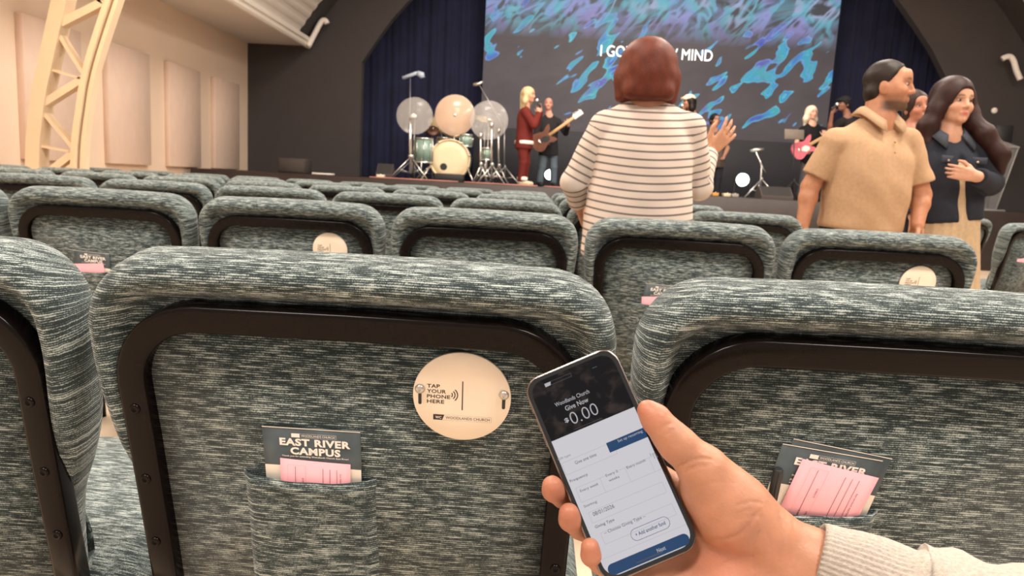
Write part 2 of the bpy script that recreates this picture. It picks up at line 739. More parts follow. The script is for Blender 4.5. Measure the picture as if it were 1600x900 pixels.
fl = link('floor', mesh(*box_vf(XL - 0.2, XR + 0.2, YB, 16.4, -0.1, 0.0), smooth=False), M_floor)
tag(fl, kind='structure')
wl = link('wall_left', mesh(*box_vf(XL - 0.2, XL, YB, YF, 0.0, ZS + 0.1), smooth=False), M_wall)
tag(wl, kind='structure')
pm = box_me(0.0, 0.085, 0.0, 1.0, 0.0, 1.0, 0.004, 1)
for k in range(-4, 4):
    y0 = 7.78 + 1.545 * k
    p = link('panel', pm, M_panel, wl)
    p.location = (XL - 0.001, y0, 0.93)
    p.scale = (1, 1.0, 1.53)
wr = link('wall_right', mesh(*box_vf(XR, XR + 0.2, YB, YF, 0.0, ZS + 0.1), smooth=False), M_dark)
tag(wr, kind='structure')

# dark proscenium wall with an arched opening
IR = [P(1404, 0, YF), P(1432, 40, YF), P(1457, 78, YF), P(1502, 168, YF)]
inner = [(-3.44, 0.0), (-3.44, 3.05), (-3.2, 3.42), (-2.9, 3.85), (-2.4, 4.42), (-1.6, 5.1), (-0.5, 5.7), (0.8, 6.1), (2.4, 6.25),
         (3.9, 6.1), (5.0, 5.8), (5.9, 5.4), (IR[0].x, IR[0].z), (IR[1].x, IR[1].z), (IR[2].x, IR[2].z), (IR[3].x, IR[3].z), (IR[3].x + 0.04, 2.2), (IR[3].x + 0.04, 0.0)]
outer = [(XL - 0.2, 0.0), (XL - 0.2, 3.05), (XL - 0.2, 4.4), (XL - 0.2, 5.6), (XL - 0.2, 7.4), (-3.6, 7.4), (-1.6, 7.4), (0.6, 7.4), (2.4, 7.4),
         (4.2, 7.4), (6.0, 7.4), (8.0, 7.4), (XR + 0.2, 7.4), (XR + 0.2, 5.4), (XR + 0.2, 4.2), (XR + 0.2, 2.75), (XR + 0.2, 2.2), (XR + 0.2, 0.0)]
n = len(inner)
V = [(x, y, z) for y in (YF, YF + 0.18) for x, z in inner + outer]
Fc = []
for k in range(n - 1):
    Fc.append((k, k + 1, n + k + 1, n + k))
    Fc.append((2 * n + k + 1, 2 * n + k, 3 * n + k, 3 * n + k + 1))
    Fc.append((k + 1, k, 2 * n + k, 2 * n + k + 1))
wf = link('wall_front', fixn(mesh(V, Fc, False)), M_dark)
tag(wf, kind='structure')
wb = link('wall_back', mesh(*box_vf(XL, XR, 16.2, 16.4, 0.0, 7.4), smooth=False), M_dark)
tag(wb, kind='structure')

# soffits beside the vault, with mouldings, and the barrel vault itself
for nm, x0, x1 in (('soffit_left', XL, -4.46), ('soffit_right', 9.1, XR)):
    o = link('ceiling', mesh(*box_vf(x0, x1, YB, YF, ZS, ZS + 0.12), smooth=False), M_soffit)
    tag(o, kind='structure')
for i, (x, s) in enumerate(((-4.46, 1), (9.1, -1))):
    prof = [(0, -0.05), (0.05, -0.05), (0.075, -0.02), (0.075, 0.03), (0.11, 0.05), (0.11, 0.12), (0, 0.12)]
    V = [(x + s * (a - 0.02), y, ZS + b) for y in (YB, YF - 0.02) for a, b in prof]
    m_ = len(prof)
    Fc = [(k, (k + 1) % m_, m_ + (k + 1) % m_, m_ + k) for k in range(m_)] + [tuple(range(m_)), tuple(range(2 * m_ - 1, m_ - 1, -1))]
    o = link('trim_%d' % (i + 1), fixn(mesh(V, Fc, False)), M_trim)
    tag(o, kind='structure')
VX, VA = 2.32, math.radians(57)
VR = 6.78 / math.sin(VA)
VZ = ZS + 0.1 - VR * math.cos(VA)


def vault(y0, y1, m, rib, name):
    V, Fc = [], []
    na = 360 if rib else 60
    ys = [y0, y1]
    for y in ys:
        for k in range(na + 1):
            a = -VA + 2 * VA * k / na
            r = VR + (0.012 if (rib and (k // 2) % 2) else 0.0)
            V.append((VX + r * math.sin(a), y, VZ + r * math.cos(a)))
    for k in range(na):
        Fc.append((k, k + 1, na + 2 + k, na + 1 + k))
    o = link(name, mesh(V, Fc, not rib), m)
    tag(o, kind='structure')
    return o


vault(YB, 13.4, M_vault, True, 'ceiling')
vd = vault(13.4, 14.0, M_dark, False, 'ceiling')

# ------------------------------------------------------------------ the stage
M_stage = mat('stage_black', (0.030, 0.022, 0.020), 0.5, 0, 0.15, 6.0)
st = link('stage', box_me(-5.5, 10.0, YST, 16.1, 0.0, STZ, 0.012, 1), M_stage)
tag(st, 'low black stage platform in front of the curtain', 'stage', kind='structure')
M_pinkedge = mat('rose_edge', (0.42, 0.17, 0.14), 0.6, 0, 0.35, 2.2)
for x0, x1 in ((-2.65, -1.25), (-1.15, 0.0), (0.1, 0.9)):
    o = link('edge_strip', box_me(x0, x1, YST + 0.03, YST + 0.12, STZ, STZ + 0.018, 0.004, 1), M_pinkedge)
    tag(o, {-2.65: 'rose coloured edge strip on the stage at the drum stand', -1.15: 'rose coloured edge strip on the stage before the drum kit',
            0.1: 'rose coloured edge strip on the stage at the singer in red'}[x0], 'edge strip', 'rose strips along the stage edge')

# curtain with folds
M_curt = mat('navy_velvet', (0.011, 0.014, 0.048), 0.9, 0, 0.25, 3.0, sheen=0.08)
V, Fc = [], []
nx = 620
for j, z in enumerate((STZ + 0.01, 2.2, 3.8, 5.4, 6.9)):
    for i in range(nx + 1):
        x = -4.3 + 13.6 * i / nx
        amp = 0.035 * (1 - 0.09 * j)
        y = 15.55 + amp * math.sin(x * 17 + 0.7 * math.sin(x * 3.1)) + 0.02 * math.sin(x * 41 + z * 0.3)
        V.append((x, y, z))
for j in range(4):
    for i in range(nx):
        a = j * (nx + 1) + i
        Fc.append((a, a + 1, a + nx + 2, a + nx + 1))
cu = link('stage_curtain', mesh(V, Fc), M_curt)
tag(cu, 'navy velvet stage curtain hanging behind the big screen', 'curtain')


# LED wall
def led_mat():
    m, t, b = nt('led_picture')
    N, L = t.nodes, t.links
    tc = N.new('ShaderNodeTexCoord')
    sep = N.new('ShaderNodeSeparateXYZ'); L.new(tc.outputs['Object'], sep.inputs[0])

    def noise(sc, rotdeg, loc=(0, 0, 0), detail=1.0, dist=0.4):
        mp = N.new('ShaderNodeMapping'); mp.inputs['Scale'].default_value = sc; mp.inputs['Location'].default_value = loc
        rr = N.new('ShaderNodeMapping'); rr.inputs['Rotation'].default_value = (0, math.radians(rotdeg), 0)
        L.new(tc.outputs['Object'], rr.inputs['Vector']); L.new(rr.outputs[0], mp.inputs['Vector'])
        n = N.new('ShaderNodeTexNoise'); n.inputs['Scale'].default_value = 1; n.inputs['Detail'].default_value = detail; n.inputs['Distortion'].default_value = dist
        L.new(mp.outputs[0], n.inputs['Vector'])
        return n.outputs['Fac']

    def mth(op, a, c=None, v=None, clamp=False):
        n = N.new('ShaderNodeMath'); n.operation = op; n.use_clamp = clamp
        if isinstance(a, float): n.inputs[0].default_value = a
        else: L.new(a, n.inputs[0])
        if c is not None: L.new(c, n.inputs[1])
        if v is not None: n.inputs[1].default_value = v
        return n.outputs[0]

    def ramp(f, stops):
        r = N.new('ShaderNodeValToRGB')
        e = r.color_ramp.elements
        e[0].position, e[0].color = stops[0][0], list(stops[0][1]) + [1]
        e[1].position, e[1].color = stops[-1][0], list(stops[-1][1]) + [1]
        for p_, c_ in stops[1:-1]:
            x = e.new(p_); x.color = list(c_) + [1]
        L.new(f, r.inputs['Fac'])
        return r.outputs['Color']

    def mix(f, a, c, mode='MIX'):
        n = N.new('ShaderNodeMix'); n.data_type = 'RGBA'; n.blend_type = mode
        if isinstance(f, float): n.inputs['Factor'].default_value = f
        else: L.new(f, n.inputs['Factor'])
        L.new(a, n.inputs[6]); L.new(c, n.inputs[7])
        return n.outputs[2]

    base = ramp(noise((1.2, 1, 1.6), 10, detail=5), [(0.3, (0.045, 0.036, 0.043)), (0.7, (0.075, 0.060, 0.068))])
    hue = noise((1.7, 1, 1.7), 0, (3, 0, 1))
    hue2 = noise((1.6, 1, 1.6), 0, (9, 0, 4))
    # islands of liquid colour
    bl = noise((1.9, 1, 5.2), 42, (2.3, 0, 5.1), 0.8, 0.5)
    dens = noise((0.7, 1, 0.8), 0, (1, 0, 7.7), 1)
    f1 = mth('ADD', bl, mth('MULTIPLY', mth('SUBTRACT', dens, v=0.5), v=0.68))
    f1 = mth('ADD', f1, mth('MULTIPLY', mth('SUBTRACT', sep.outputs[2], v=1.4), v=0.035))
    body = ramp(hue, [(0.36, (0.04, 0.06, 0.42)), (0.44, (0.03, 0.19, 0.50)), (0.50, (0.02, 0.33, 0.50)), (0.58, (0.03, 0.36, 0.38)), (0.68, (0.10, 0.09, 0.42))])
    rim = ramp(hue2, [(0.4, (0.14, 0.30, 0.66)), (0.6, (0.10, 0.55, 0.68))])
    m1 = ramp(f1, [(0.615, (0, 0, 0)), (0.64, (1, 1, 1))])
    r1 = ramp(f1, [(0.615, (0, 0, 0)), (0.635, (1, 1, 1)), (0.66, (0.15, 0.15, 0.15)), (0.73, (0, 0, 0)), (0.75, (0.8, 0.8, 0.8)), (0.775, (0.1, 0.1, 0.1))])
    col = mix(m1, base, body)
    col = mix(r1, col, rim)
    # denser pale strands towards the top
    top = mth('MULTIPLY', mth('SUBTRACT', sep.outputs[2], v=1.8), v=1.8, clamp=True)
    s1 = noise((1.3, 1, 3.4), 50, (0, 0, 2), 2.0, 0.9)
    s2 = noise((1.2, 1, 2.2), 20, (5, 0, 8), 2.0, 0.8)
    sm = ramp(mth('ABSOLUTE', mth('SUBTRACT', s1, v=0.5)), [(0.0, (1, 1, 1)), (0.045, (0.85, 0.85, 0.85)), (0.10, (0, 0, 0))])
    sm2 = ramp(mth('ABSOLUTE', mth('SUBTRACT', s2, v=0.52)), [(0.0, (0.7, 0.7, 0.7)), (0.04, (0.5, 0.5, 0.5)), (0.11, (0, 0, 0))])
    sc_ = ramp(hue, [(0.36, (0.30, 0.28, 0.62)), (0.48, (0.20, 0.36, 0.60)), (0.56, (0.12, 0.45, 0.55)), (0.68, (0.34, 0.42, 0.62))])
    haze = ramp(dens, [(0.35, (0.04, 0.07, 0.09)), (0.65, (0.10, 0.22, 0.28))])
    col = mix(mth('MULTIPLY', top, v=0.7), col, mix(0.5, col, haze))
    col = mix(mth('MULTIPLY', top, mth('MULTIPLY', sm, v=0.85)), col, sc_)
    col = mix(mth('MULTIPLY', top, mth('MULTIPLY', sm2, v=0.6)), col, sc_)
    L.new(col, b.inputs['Emission Color'])
    b.inputs['Emission Strength'].default_value = 1.0
    b.inputs['Base Color'].default_value = (0.012, 0.011, 0.012, 1)
    b.inputs['Roughness'].default_value = 0.6
    return m


YL = 15.0
lx0, lx1 = P(757, 60, YL).x, P(1303, 100, YL).x
lz0 = P(1150, 219, YL).z
led = thing('led_screen', 'wide glowing screen with blue and cyan liquid shapes behind the band', 'screen', ((lx0 + lx1) / 2, YL, lz0))
hw = (lx1 - lx0) / 2
link('picture', mesh([(-hw, 0, 0), (hw, 0, 0), (hw, 0, 4.0), (-hw, 0, 4.0)], [(0, 1, 2, 3)], False), led_mat(), led)
link('cabinet', box_me(-hw, hw, 0.004, 0.14, 0, 4.0, 0.005, 1), DARKPLASTIC, led)
for s in (-1, 1):
    link('support_post', box_me(s * 2.2 - 0.05, s * 2.2 + 0.05, 0.06, 0.14, -(lz0 - STZ), 0.0), DARKPLASTIC, led)
M_lyric = mat('lyric_white', (0.9, 0.9, 0.9), 0.6, emit=((0.92, 0.95, 1.0), 1.1))
ta, tb = P(938, 85, YL - 0.01), P(1113, 92, YL - 0.01)
me = text_me('I GOT A NEW MIND', plane_mat((ta.x - led.location.x, -0.006, (ta.z + tb.z) / 2 - lz0 - 0.04), (1, 0, 0), (0, 0, 1)),
             width=tb.x - ta.x, height=0.215, bold=0.0)
link('lyric_line', me, M_lyric, led)

# grey backing wall below the screen
bk = link('backdrop_panel', box_me(lx0 - 0.1, lx1 + 0.3, YL - 0.25, YL - 0.2, STZ, lz0 - 0.01, 0.005, 1), mat('slate_drape', (0.030, 0.031, 0.038), 0.8))
tag(bk, 'plain dark grey backdrop panel beneath the glowing screen', 'backdrop')

# ------------------------------------------------------------------ arch truss on the left
YT = 7.4


def TP(u, v):
    return P(u, v, YT)


tr = thing('arch_truss', 'cream lattice arch truss rising along the left wall', 'truss', (TP(58, 255).x, YT, 0))
toff = Vector(tr.location)


def arc_ext(pts, nn, step):
    """carry on a curve with its last bend"""
    pts = [Vector(p) for p in pts]
    d1 = pts[-2] - pts[-3]; d2 = pts[-1] - pts[-2]
    a1, a2 = math.atan2(d1.z, d1.x), math.atan2(d2.z, d2.x)
    k = (a2 - a1) / ((d1.length + d2.length) / 2)
    a = a2
    for _ in range(nn):
        a += k * step
        pts.append(pts[-1] + Vector((math.cos(a), 0, math.sin(a))) * step)
    return pts


LC = [TP(58, 255), TP(65, 167), TP(78, 100), TP(100, 0)]
RC = [TP(121, 255), TP(130, 167), TP(143, 100), TP(175, 0)]


def chord(path, wd, dp, lipped):
    path = [Vector((path[0].x - 0.01, YT, 0.0))] + path
    path = catmull(path, 5)
    V, Fc = [], []
    for i, p in enumerate(path):
        d = (path[min(i + 1, len(path) - 1)] - path[max(i - 1, 0)]).normalized()
        s = Vector((d.z, 0, -d.x))
        for a, b in ((-1, -1), (1, -1), (1, 1), (-1, 1)):
            V.append(p - toff + s * (a * wd / 2) + Vector((0, b * dp / 2, 0)))
    for i in range(len(path) - 1):
        for k in range(4):
            Fc.append((i * 4 + k, i * 4 + (k + 1) % 4, i * 4 + 4 + (k + 1) % 4, i * 4 + 4 + k))
    Fc += [(0, 1, 2, 3), tuple((len(path) - 1) * 4 + k for k in (3, 2, 1, 0))]
    return fixn(mesh(V, Fc, False))


LCx = [q for q in arc_ext(LC, 7, 0.2) if q.z < ZS - 0.05]
RCx = [q for q in arc_ext(RC, 7, 0.2) if q.z < ZS - 0.05]
link('chord', chord(LCx, 0.145, 0.16, 0), M_truss, tr)
link('chord', chord(RCx, 0.055, 0.16, 0), M_truss, tr)
RI = [p + Vector((0.075, 0, 0)) for p in RCx]
link('chord', chord(RI, 0.04, 0.10, 0), M_truss, tr)


def brace(a, b, wd, th=0.05):
    link('brace', mesh(*bar_vf(Vector(a) - toff, Vector(b) - toff, wd, th, (0, 1, 0)), smooth=False), M_truss, tr)


for (a, b, t_) in (((163, 5), (90, 42), 0.075), ((90, 46), (134, 116), 0.035), ((133, 124), (66, 166), 0.07), ((66, 170), (117, 230), 0.035),
                   ((117, 240), (72, 275), 0.07), ((84, 110), (132, 124), 0.022), ((69, 229), (118, 238), 0.022), ((140, -8), (165, 6), 0.03)):
    brace(TP(*a), TP(*b), 0.1, t_)
for i in range(4, 4):
    brace(RCx[min(i, len(RCx) - 1)], LCx[i], 0.1, 0.05)
    brace(LCx[i], RCx[min(i + 1, len(RCx) - 1)], 0.1, 0.035)
for zz in (0.25, 0.62):
    brace((LC[0].x, YT, zz), (RC[0].x, YT, zz + 0.3), 0.1, 0.04)

# pipe ends at the feet of the vault
M_pipe = mat('white_pipe', (0.85, 0.80, 0.74), 0.45)
for side, pts, lab in ((0, [(482, 72), (492, 52), (502, 34), (508, 32), (511, 37)], 'white bent pipe at the left foot of the vault'),
                       (1, [(1566, 92), (1572, 89), (1579, 89), (1584, 96), (1588, 110), (1594, 124)], 'white bent pipe at the right foot of the vault')):
    pp = [P(u, v, 13.75) for u, v in pts]
    pc = catmull(pp, 5)
    o = link('bent_pipe', tube([q - pp[0] for q in pc], 0.05, 10), M_pipe)
    o.location = pp[0]
    tag(o, lab, 'pipe', 'bent white pipes on the arch')

# small wall devices
for (u, v, r, lab) in ((1553, 173, 0.055, 'round white wall device beside the woman in denim'), (1524, 174, 0.04, 'small round white wall device behind the long hair')):
    c = P(u, v, YF - 0.001)
    o = link('wall_device', lathe([(r, 0), (r, 0.02), (r * 0.8, 0.035), (r * 0.3, 0.04)], 20, axis_mat((0, 0, 0), (0, -1, 0))), M_trim)
    o.location = c
    tag(o, lab, 'wall device', 'round white wall devices')

# ------------------------------------------------------------------ chairs
ALF = math.radians(12)
ZBASE = 0.44
HB = 0.446                # length of the back along its slope
TOPY = HB * math.sin(ALF)  # how far the top leans back


def B(u, w_, n_=0.0):
    """point on the back: across, up the slope, out to the rear"""
    return Vector((u, -w_ * math.sin(ALF) - n_ * math.cos(ALF), ZBASE + w_ * math.cos(ALF) - n_ * math.sin(ALF)))


def back_outline():
    side = [(0.205, 0.0), (0.212, 0.07), (0.222, 0.125), (0.240, 0.170), (0.257, 0.225), (0.2655, 0.285), (0.2695, 0.335), (0.2695, 0.372)]
    s = [(p.x, p.y) for p in catmull([Vector((a, b, 0)) for a, b in side], 4)]
    r = 0.075
    cx, cy = 0.2695 - r, HB - 0.003 - r
    for k in range(1, 11):
        a = math.radians(90 * k / 10)
        s.append((cx + r * math.cos(a), cy + r * math.sin(a)))
    for k in range(1, 8):
        x = cx * (1 - k / 8)
        s.append((x, HB - 0.003 + 0.003 * (1 - (x / cx) ** 2)))
    right = s
    left = [(-x, y) for x, y in reversed(right)]
    mid = [(0.0, HB)]
    bottom = [(-0.205 + 0.41 * k / 8, 0.0) for k in range(1, 8)]
    return right + mid + left + bottom


OUT = back_outline()


def inset(pts, d):
    m = len(pts)
    out = []
    for i in range(m):
        ax, ay = pts[i - 1]; bx, by = pts[(i + 1) % m]
        tx, ty = bx - ax, by - ay
        l = math.hypot(tx, ty) or 1
        nx_, ny_ = -ty / l, tx / l          # inward for a counter-clockwise outline
        dd = d[i] if hasattr(d, '__len__') else d
        out.append((pts[i][0] + nx_ * dd, pts[i][1] + ny_ * dd))
    return out


def cushion_me():
    m = len(OUT)
    tops = [max(0.0, (y - 0.30) / 0.15) ** 1.5 for x, y in OUT]
    S = [0.037 + 0.008 * t for t in tops]
    B_ = [1.0 if y > 0.33 else min(1.0, max(0.0, (abs(x) - 0.238) / 0.028)) for x, y in OUT]
    rear = [(1.7, -0.004), (1.3, -0.006), (1.0, -0.003), (0.84, 0.006), (0.62, 0.017), (0.40, 0.021), (0.20, 0.015), (0.06, 0.003), (0.0, -0.012)]
    front = [(0.0, -0.035), (0.006, -0.052), (0.018, -0.066), (0.04, -0.075), (0.075, -0.079), (0.12, -0.080)]
    V, Fc = [], []
    rings = 0
    prof = []
    for s_, n_ in rear:
        q = inset(OUT, [s_ * S[i] for i in range(m)])
        prof.append([(s_ * S[i], n_ * B_[i] if n_ > 0 else n_) for i in range(m)])
        for i, (x, y) in enumerate(q):
            V.append(B(x, y, prof[-1][i][1]))
        rings += 1
    for d, n_ in front:
        prof.append([(d, n_)] * m)
        for x, y in inset(OUT, d):
            V.append(B(x, y, n_))
        rings += 1
    # length along the cloth, so that its threads stay level
    e_ = inset(OUT, 1.0)
    ny = [max(0.0, -(e_[i][1] - OUT[i][1])) if OUT[i][1] > 0.02 else 0.0 for i in range(m)]
    arc = [[0.0] * m]
    for r in range(1, rings):
        arc.append([arc[-1][i] + math.hypot(prof[r][i][0] - prof[r - 1][i][0], prof[r][i][1] - prof[r - 1][i][1]) for i in range(m)])
    yin = [[y for x, y in inset(OUT, [rear[r][0] * S[i] for i in range(m)])] for r in range(6)]
    TW = [yin[r][i] if r < 6 else yin[5][i] + ny[i] * (arc[r][i] - arc[5][i]) for r in range(rings) for i in range(m)] + [0.2]
    for r in range(rings - 1):
        for i in range(m):
            j = (i + 1) % m
            Fc.append((r * m + i, r * m + j, (r + 1) * m + j, (r + 1) * m + i))
    V.append(B(0, 0.2, -0.082))
    c = len(V) - 1
    for i in range(m):
        Fc.append(((rings - 1) * m + i, (rings - 1) * m + (i + 1) % m, c))
    return set_tw(fixn(mesh(V, Fc)), TW)


# the black bent tube: up one side, across and down the other
FW = 0.226


def frame_path():
    r = 0.075
    top = HB - 0.0615
    s = [(FW - 0.005, -0.01), (FW - 0.004, 0.12), (FW - 0.002, 0.24), (FW, top - r)]
    for k in range(1, 11):
        a = math.radians(90 * k / 10)
        s.append((FW - r + r * math.cos(a), top - r + r * math.sin(a)))
    return s + [(0, top + 0.001)] + [(-x, y) for x, y in reversed(s)]


def frame_me():
    path = frame_path()
    V, Fc = [], []
    m = len(path)
    cs = []
    wd, th, rr = 0.0145, 0.026, 0.0045
    for cx, cy, a0 in ((wd - rr, th - rr, 0), (-wd + rr, th - rr, 90), (-wd + rr, rr, 180), (wd - rr, rr, 270)):
        for k in range(4):
            a = math.radians(a0 + 30 * k)
            cs.append((cx + rr * math.cos(a), cy + rr * math.sin(a)))
    for i in range(m):
        ax, ay = path[max(i - 1, 0)]; bx, by = path[min(i + 1, m - 1)]
        tx, ty = bx - ax, by - ay
        l = math.hypot(tx, ty)
        nx_, ny_ = ty / l, -tx / l
        for a, b in cs:
            V.append(B(path[i][0] + nx_ * a, path[i][1] + ny_ * a, b - 0.006))
    c = len(cs)
    for i in range(m - 1):
        for k in range(c):
            Fc.append((i * c + k, i * c + (k + 1) % c, (i + 1) * c + (k + 1) % c, (i + 1) * c + k))
    Fc.append(tuple(range(c)))
    Fc.append(tuple((m - 1) * c + k for k in range(c - 1, -1, -1)))
    return fixn(mesh(V, Fc))


def panel_me():
    """flat upholstered inside of the back"""
    path = [(x * 0.99, y) for x, y in frame_path()]
    V = [B(x, y, 0.002) for x, y in path] + [B(x, y, -0.006) for x, y in path]
    m = len(path)
    V += [B(0, 0.2, 0.005)]
    Fc = [(i, (i + 1) % m, 2 * m) for i in range(m)]
    Fc += [(i, m + i, m + (i + 1) % m, (i + 1) % m) for i in range(m)]
    return set_tw(fixn(mesh(V, Fc)), [y for x, y in path] * 2 + [0.2])


PU0, PU1, PW0, PW1 = -0.122, 0.024, 0.03, 0.205


def pocket_me():
    nx_, nz_ = 16, 12
    V, Fc = [], []
    for layer in (0, 1):
        for j in range(nz_ + 1):
            for i in range(nx_ + 1):
                a, b = i / nx_, j / nz_
                sag = -0.0035 * math.sin(PI * a) * b
                n_ = 0.0035 + 0.0145 * (max(0.0, math.sin(PI * a)) ** 0.3) * (0.55 + 0.45 * b) * min(1, b * 5 + 0.1) + (0.0012 if b > 0.93 else 0)
                n_ += 0.0008 * math.sin(a * 19 + b * 7)
                V.append(B(PU0 + (PU1 - PU0) * a, PW0 + (PW1 - PW0) * b + sag, n_ - layer * 0.0018))
    s = (nx_ + 1) * (nz_ + 1)
    for j in range(nz_):
        for i in range(nx_):
            a = j * (nx_ + 1) + i
            Fc.append((a, a + 1, a + nx_ + 2, a + nx_ + 1))
            Fc.append((s + a + nx_ + 1, s + a + nx_ + 2, s + a + 1, s + a))
    for i in range(nx_):
        a = nz_ * (nx_ + 1) + i
        Fc.append((a, a + 1, s + a + 1, s + a))
    for j in range(nz_):
        for e in (0, nx_):
            a = j * (nx_ + 1) + e
            Fc.append((a, a + nx_ + 1, s + a + nx_ + 1, s + a))
    return set_tw(fixn(mesh(V, Fc)), [v.z / math.cos(ALF) - 0.0009 for v in V])


def seat_me():
    n_ = 40
    V, Fc = [], []
    prof = [(0.02, 0.375), (-0.004, 0.395), (-0.006, 0.42), (0.008, 0.445), (0.035, 0.462), (0.08, 0.470), (0.16, 0.474)]
    for d, z in prof:
        for k in range(n_):
            a = 2 * PI * (k + 0.5) / n_
            c, s = math.cos(a), math.sin(a)
            ex = 0.28
            x = math.copysign(abs(c) ** ex, c) * (0.262 - d)
            y = 0.27 + math.copysign(abs(s) ** ex, s) * (0.25 - d)
            V.append((x, y, z - 0.012 * max(0, (y - 0.35)) / 0.17))
    for r in range(len(prof) - 1):
        for k in range(n_):
            j = (k + 1) % n_
            Fc.append((r * n_ + k, r * n_ + j, (r + 1) * n_ + j, (r + 1) * n_ + k))
    Fc.append(tuple(range(n_ - 1, -1, -1)))
    Fc.append(tuple((len(prof) - 1) * n_ + k for k in range(n_)))
    return set_tw(fixn(mesh(V, Fc)), [v[1] + 0.9 * v[2] for v in V])


def bolt_me():
    M = axis_mat((0, 0, 0), B(0, 0, 1) - B(0, 0, 0))
    v1 = lathe_vf([(0.0058, 0.0), (0.0058, 0.0012), (0.0045, 0.0026), (0.0028, 0.003), (0.0026, 0.0014), (0.0006, 0.0012)], 14, M)
    return mesh(*v1)


ME = dict(cushion=cushion_me(), frame=frame_me(), panel=panel_me(), pocket=pocket_me(), seat=seat_me(), bolt=bolt_me(),
          leg_r=tube([(FW - 0.004, 0.008, 0.45), (FW - 0.002, 0.0, 0.30), (FW + 0.004, -0.03, 0.0)], 0.0125, 8),
          leg_f=tube([(FW - 0.01, 0.44, 0.385), (FW - 0.004, 0.46, 0.0)], 0.0125, 8),
          rail=tube([(FW - 0.008, 0.0, 0.37), (FW - 0.008, 0.45, 0.375)], 0.011, 8))
ME['leg_rl'] = tube([(-FW + 0.004, 0.008, 0.45), (-FW + 0.002, 0.0, 0.30), (-FW - 0.004, -0.03, 0.0)], 0.0125, 8)
ME['leg_fl'] = tube([(-FW + 0.01, 0.44, 0.385), (-FW + 0.004, 0.46, 0.0)], 0.0125, 8)
ME['rail_l'] = tube([(-FW + 0.008, 0.0, 0.37), (-FW + 0.008, 0.45, 0.375)], 0.011, 8)

SIGN_C = (0.115, HB - 0.134)
M_sign = mat('cream_sign', (0.87, 0.76, 0.63), 0.4, 0, 0.01, 30)
M_ink = mat('dark_ink', (0.022, 0.018, 0.022), 0.6)
NB = B(0, 0, 1) - B(0, 0, 0)
WB = (B(0, 1) - B(0, 0)).normalized()


def add_sign(ch, detail):
    c = B(SIGN_C[0], SIGN_C[1], 0.0065)
    R_ = 0.0505
    M = axis_mat(c, NB, (1, 0, 0))
    d = link('tap_sign', lathe([(R_, 0), (R_, 0.002), (R_ - 0.0006, 0.0028), (R_ * 0.5, 0.0028)], 64, M), M_sign, ch)
    d['label'] = 'round cream sign'

    def T(x, y, s, w_=None, h_=None, bold=0.012, al='L'):
        Mx = plane_mat(B(SIGN_C[0] + x, SIGN_C[1] + y, 0.0095), (1, 0, 0), WB)
        link('lettering', text_me(s, Mx, w_, h_, bold, al), M_ink, d)

    def Rc(x0, x1, y0, y1, m, lift=0.0095, r=0.0):
        Mx = plane_mat(B(SIGN_C[0], SIGN_C[1], lift), (1, 0, 0), WB)
        return rect_me(Mx, x0, x1, y0, y1, r)
    s_ = R_ / 76.0                                   # metres per photo pixel of the sign
    for i, (t, wpx) in enumerate((('TAP', 20), ('YOUR', 29.5), ('PHONE', 36), ('HERE', 27))):
        T(-54 * s_, (14.0 - 8.9 * i) * s_, t, wpx * s_, 6.4 * s_, 0.018)
    link('divider', Rc(0.2 * s_, 1.9 * s_, -22 * s_, 28 * s_, None), M_ink, d)
    for k, rr in enumerate((4.5, 8.5, 12.5)):
        V, Fc = [], []
        for i in range(13):
            a = math.radians(-48 + 96 * i / 12)
            for r2 in (rr - 0.8, rr + 0.8):
                V.append(B(SIGN_C[0] + (-19 + r2 * math.cos(a)) * s_, SIGN_C[1] + (3.5 + r2 * math.sin(a)) * s_, 0.0095))
        for i in range(12):
            Fc.append((2 * i, 2 * i + 1, 2 * i + 3, 2 * i + 2))
        link('wave_mark', mesh(V, Fc, False), M_ink, d)
    if detail:
        Mx = plane_mat(B(SIGN_C[0], SIGN_C[1], 0.0095), (1, 0, 0), WB)
        link('logo_frame', outline_me(Mx, -44 * s_, 47 * s_, -41.5 * s_, -32 * s_, 0.2 * s_, 1.0 * s_), M_ink, d)
        V = [Mx @ Vector((a * s_, b * s_, 0)) for a, b in ((-44, -41.5), (-30, -41.5), (-26.5, -32), (-44, -32))]
        link('logo_block', mesh(V, [(0, 1, 2, 3)], False), M_ink, d)
        Mx2 = plane_mat(B(SIGN_C[0] - 35.8 * s_, SIGN_C[1] - 36.7 * s_, 0.0099), (1, 0, 0), WB)
        link('lettering', text_me('WC', Mx2, 9.5 * s_, 4.6 * s_, 0.02, 'C'), M_sign, d)
        T(-24.5 * s_, -39.2 * s_, 'WOODLANDS CHURCH', 69 * s_, 4.8 * s_, 0.0)
        for sx in (-1, 1):
            cu_, cw_ = SIGN_C[0] + sx * 65 * s_, SIGN_C[1] + (11 if sx < 0 else 9) * s_
            link('slot', Rc(sx * 65 * s_ - 2.6 * s_, sx * 65 * s_ + 2.6 * s_, -16 * s_, 11 * s_, None, 0.0094, 2.4 * s_), DARKPLASTIC, d)
            prof = [(0.0052, 0), (0.0051, 0.001), (0.0042, 0.0026), (0.0025, 0.0035), (0.0018, 0.0036), (0.0012, 0.0024), (0.0003, 0.0024)]
            link('screw', lathe(prof, 20, axis_mat(B(cu_, cw_, 0.0094), NB)), STEEL, d)


GROUP = 'rows of teal upholstered chairs'


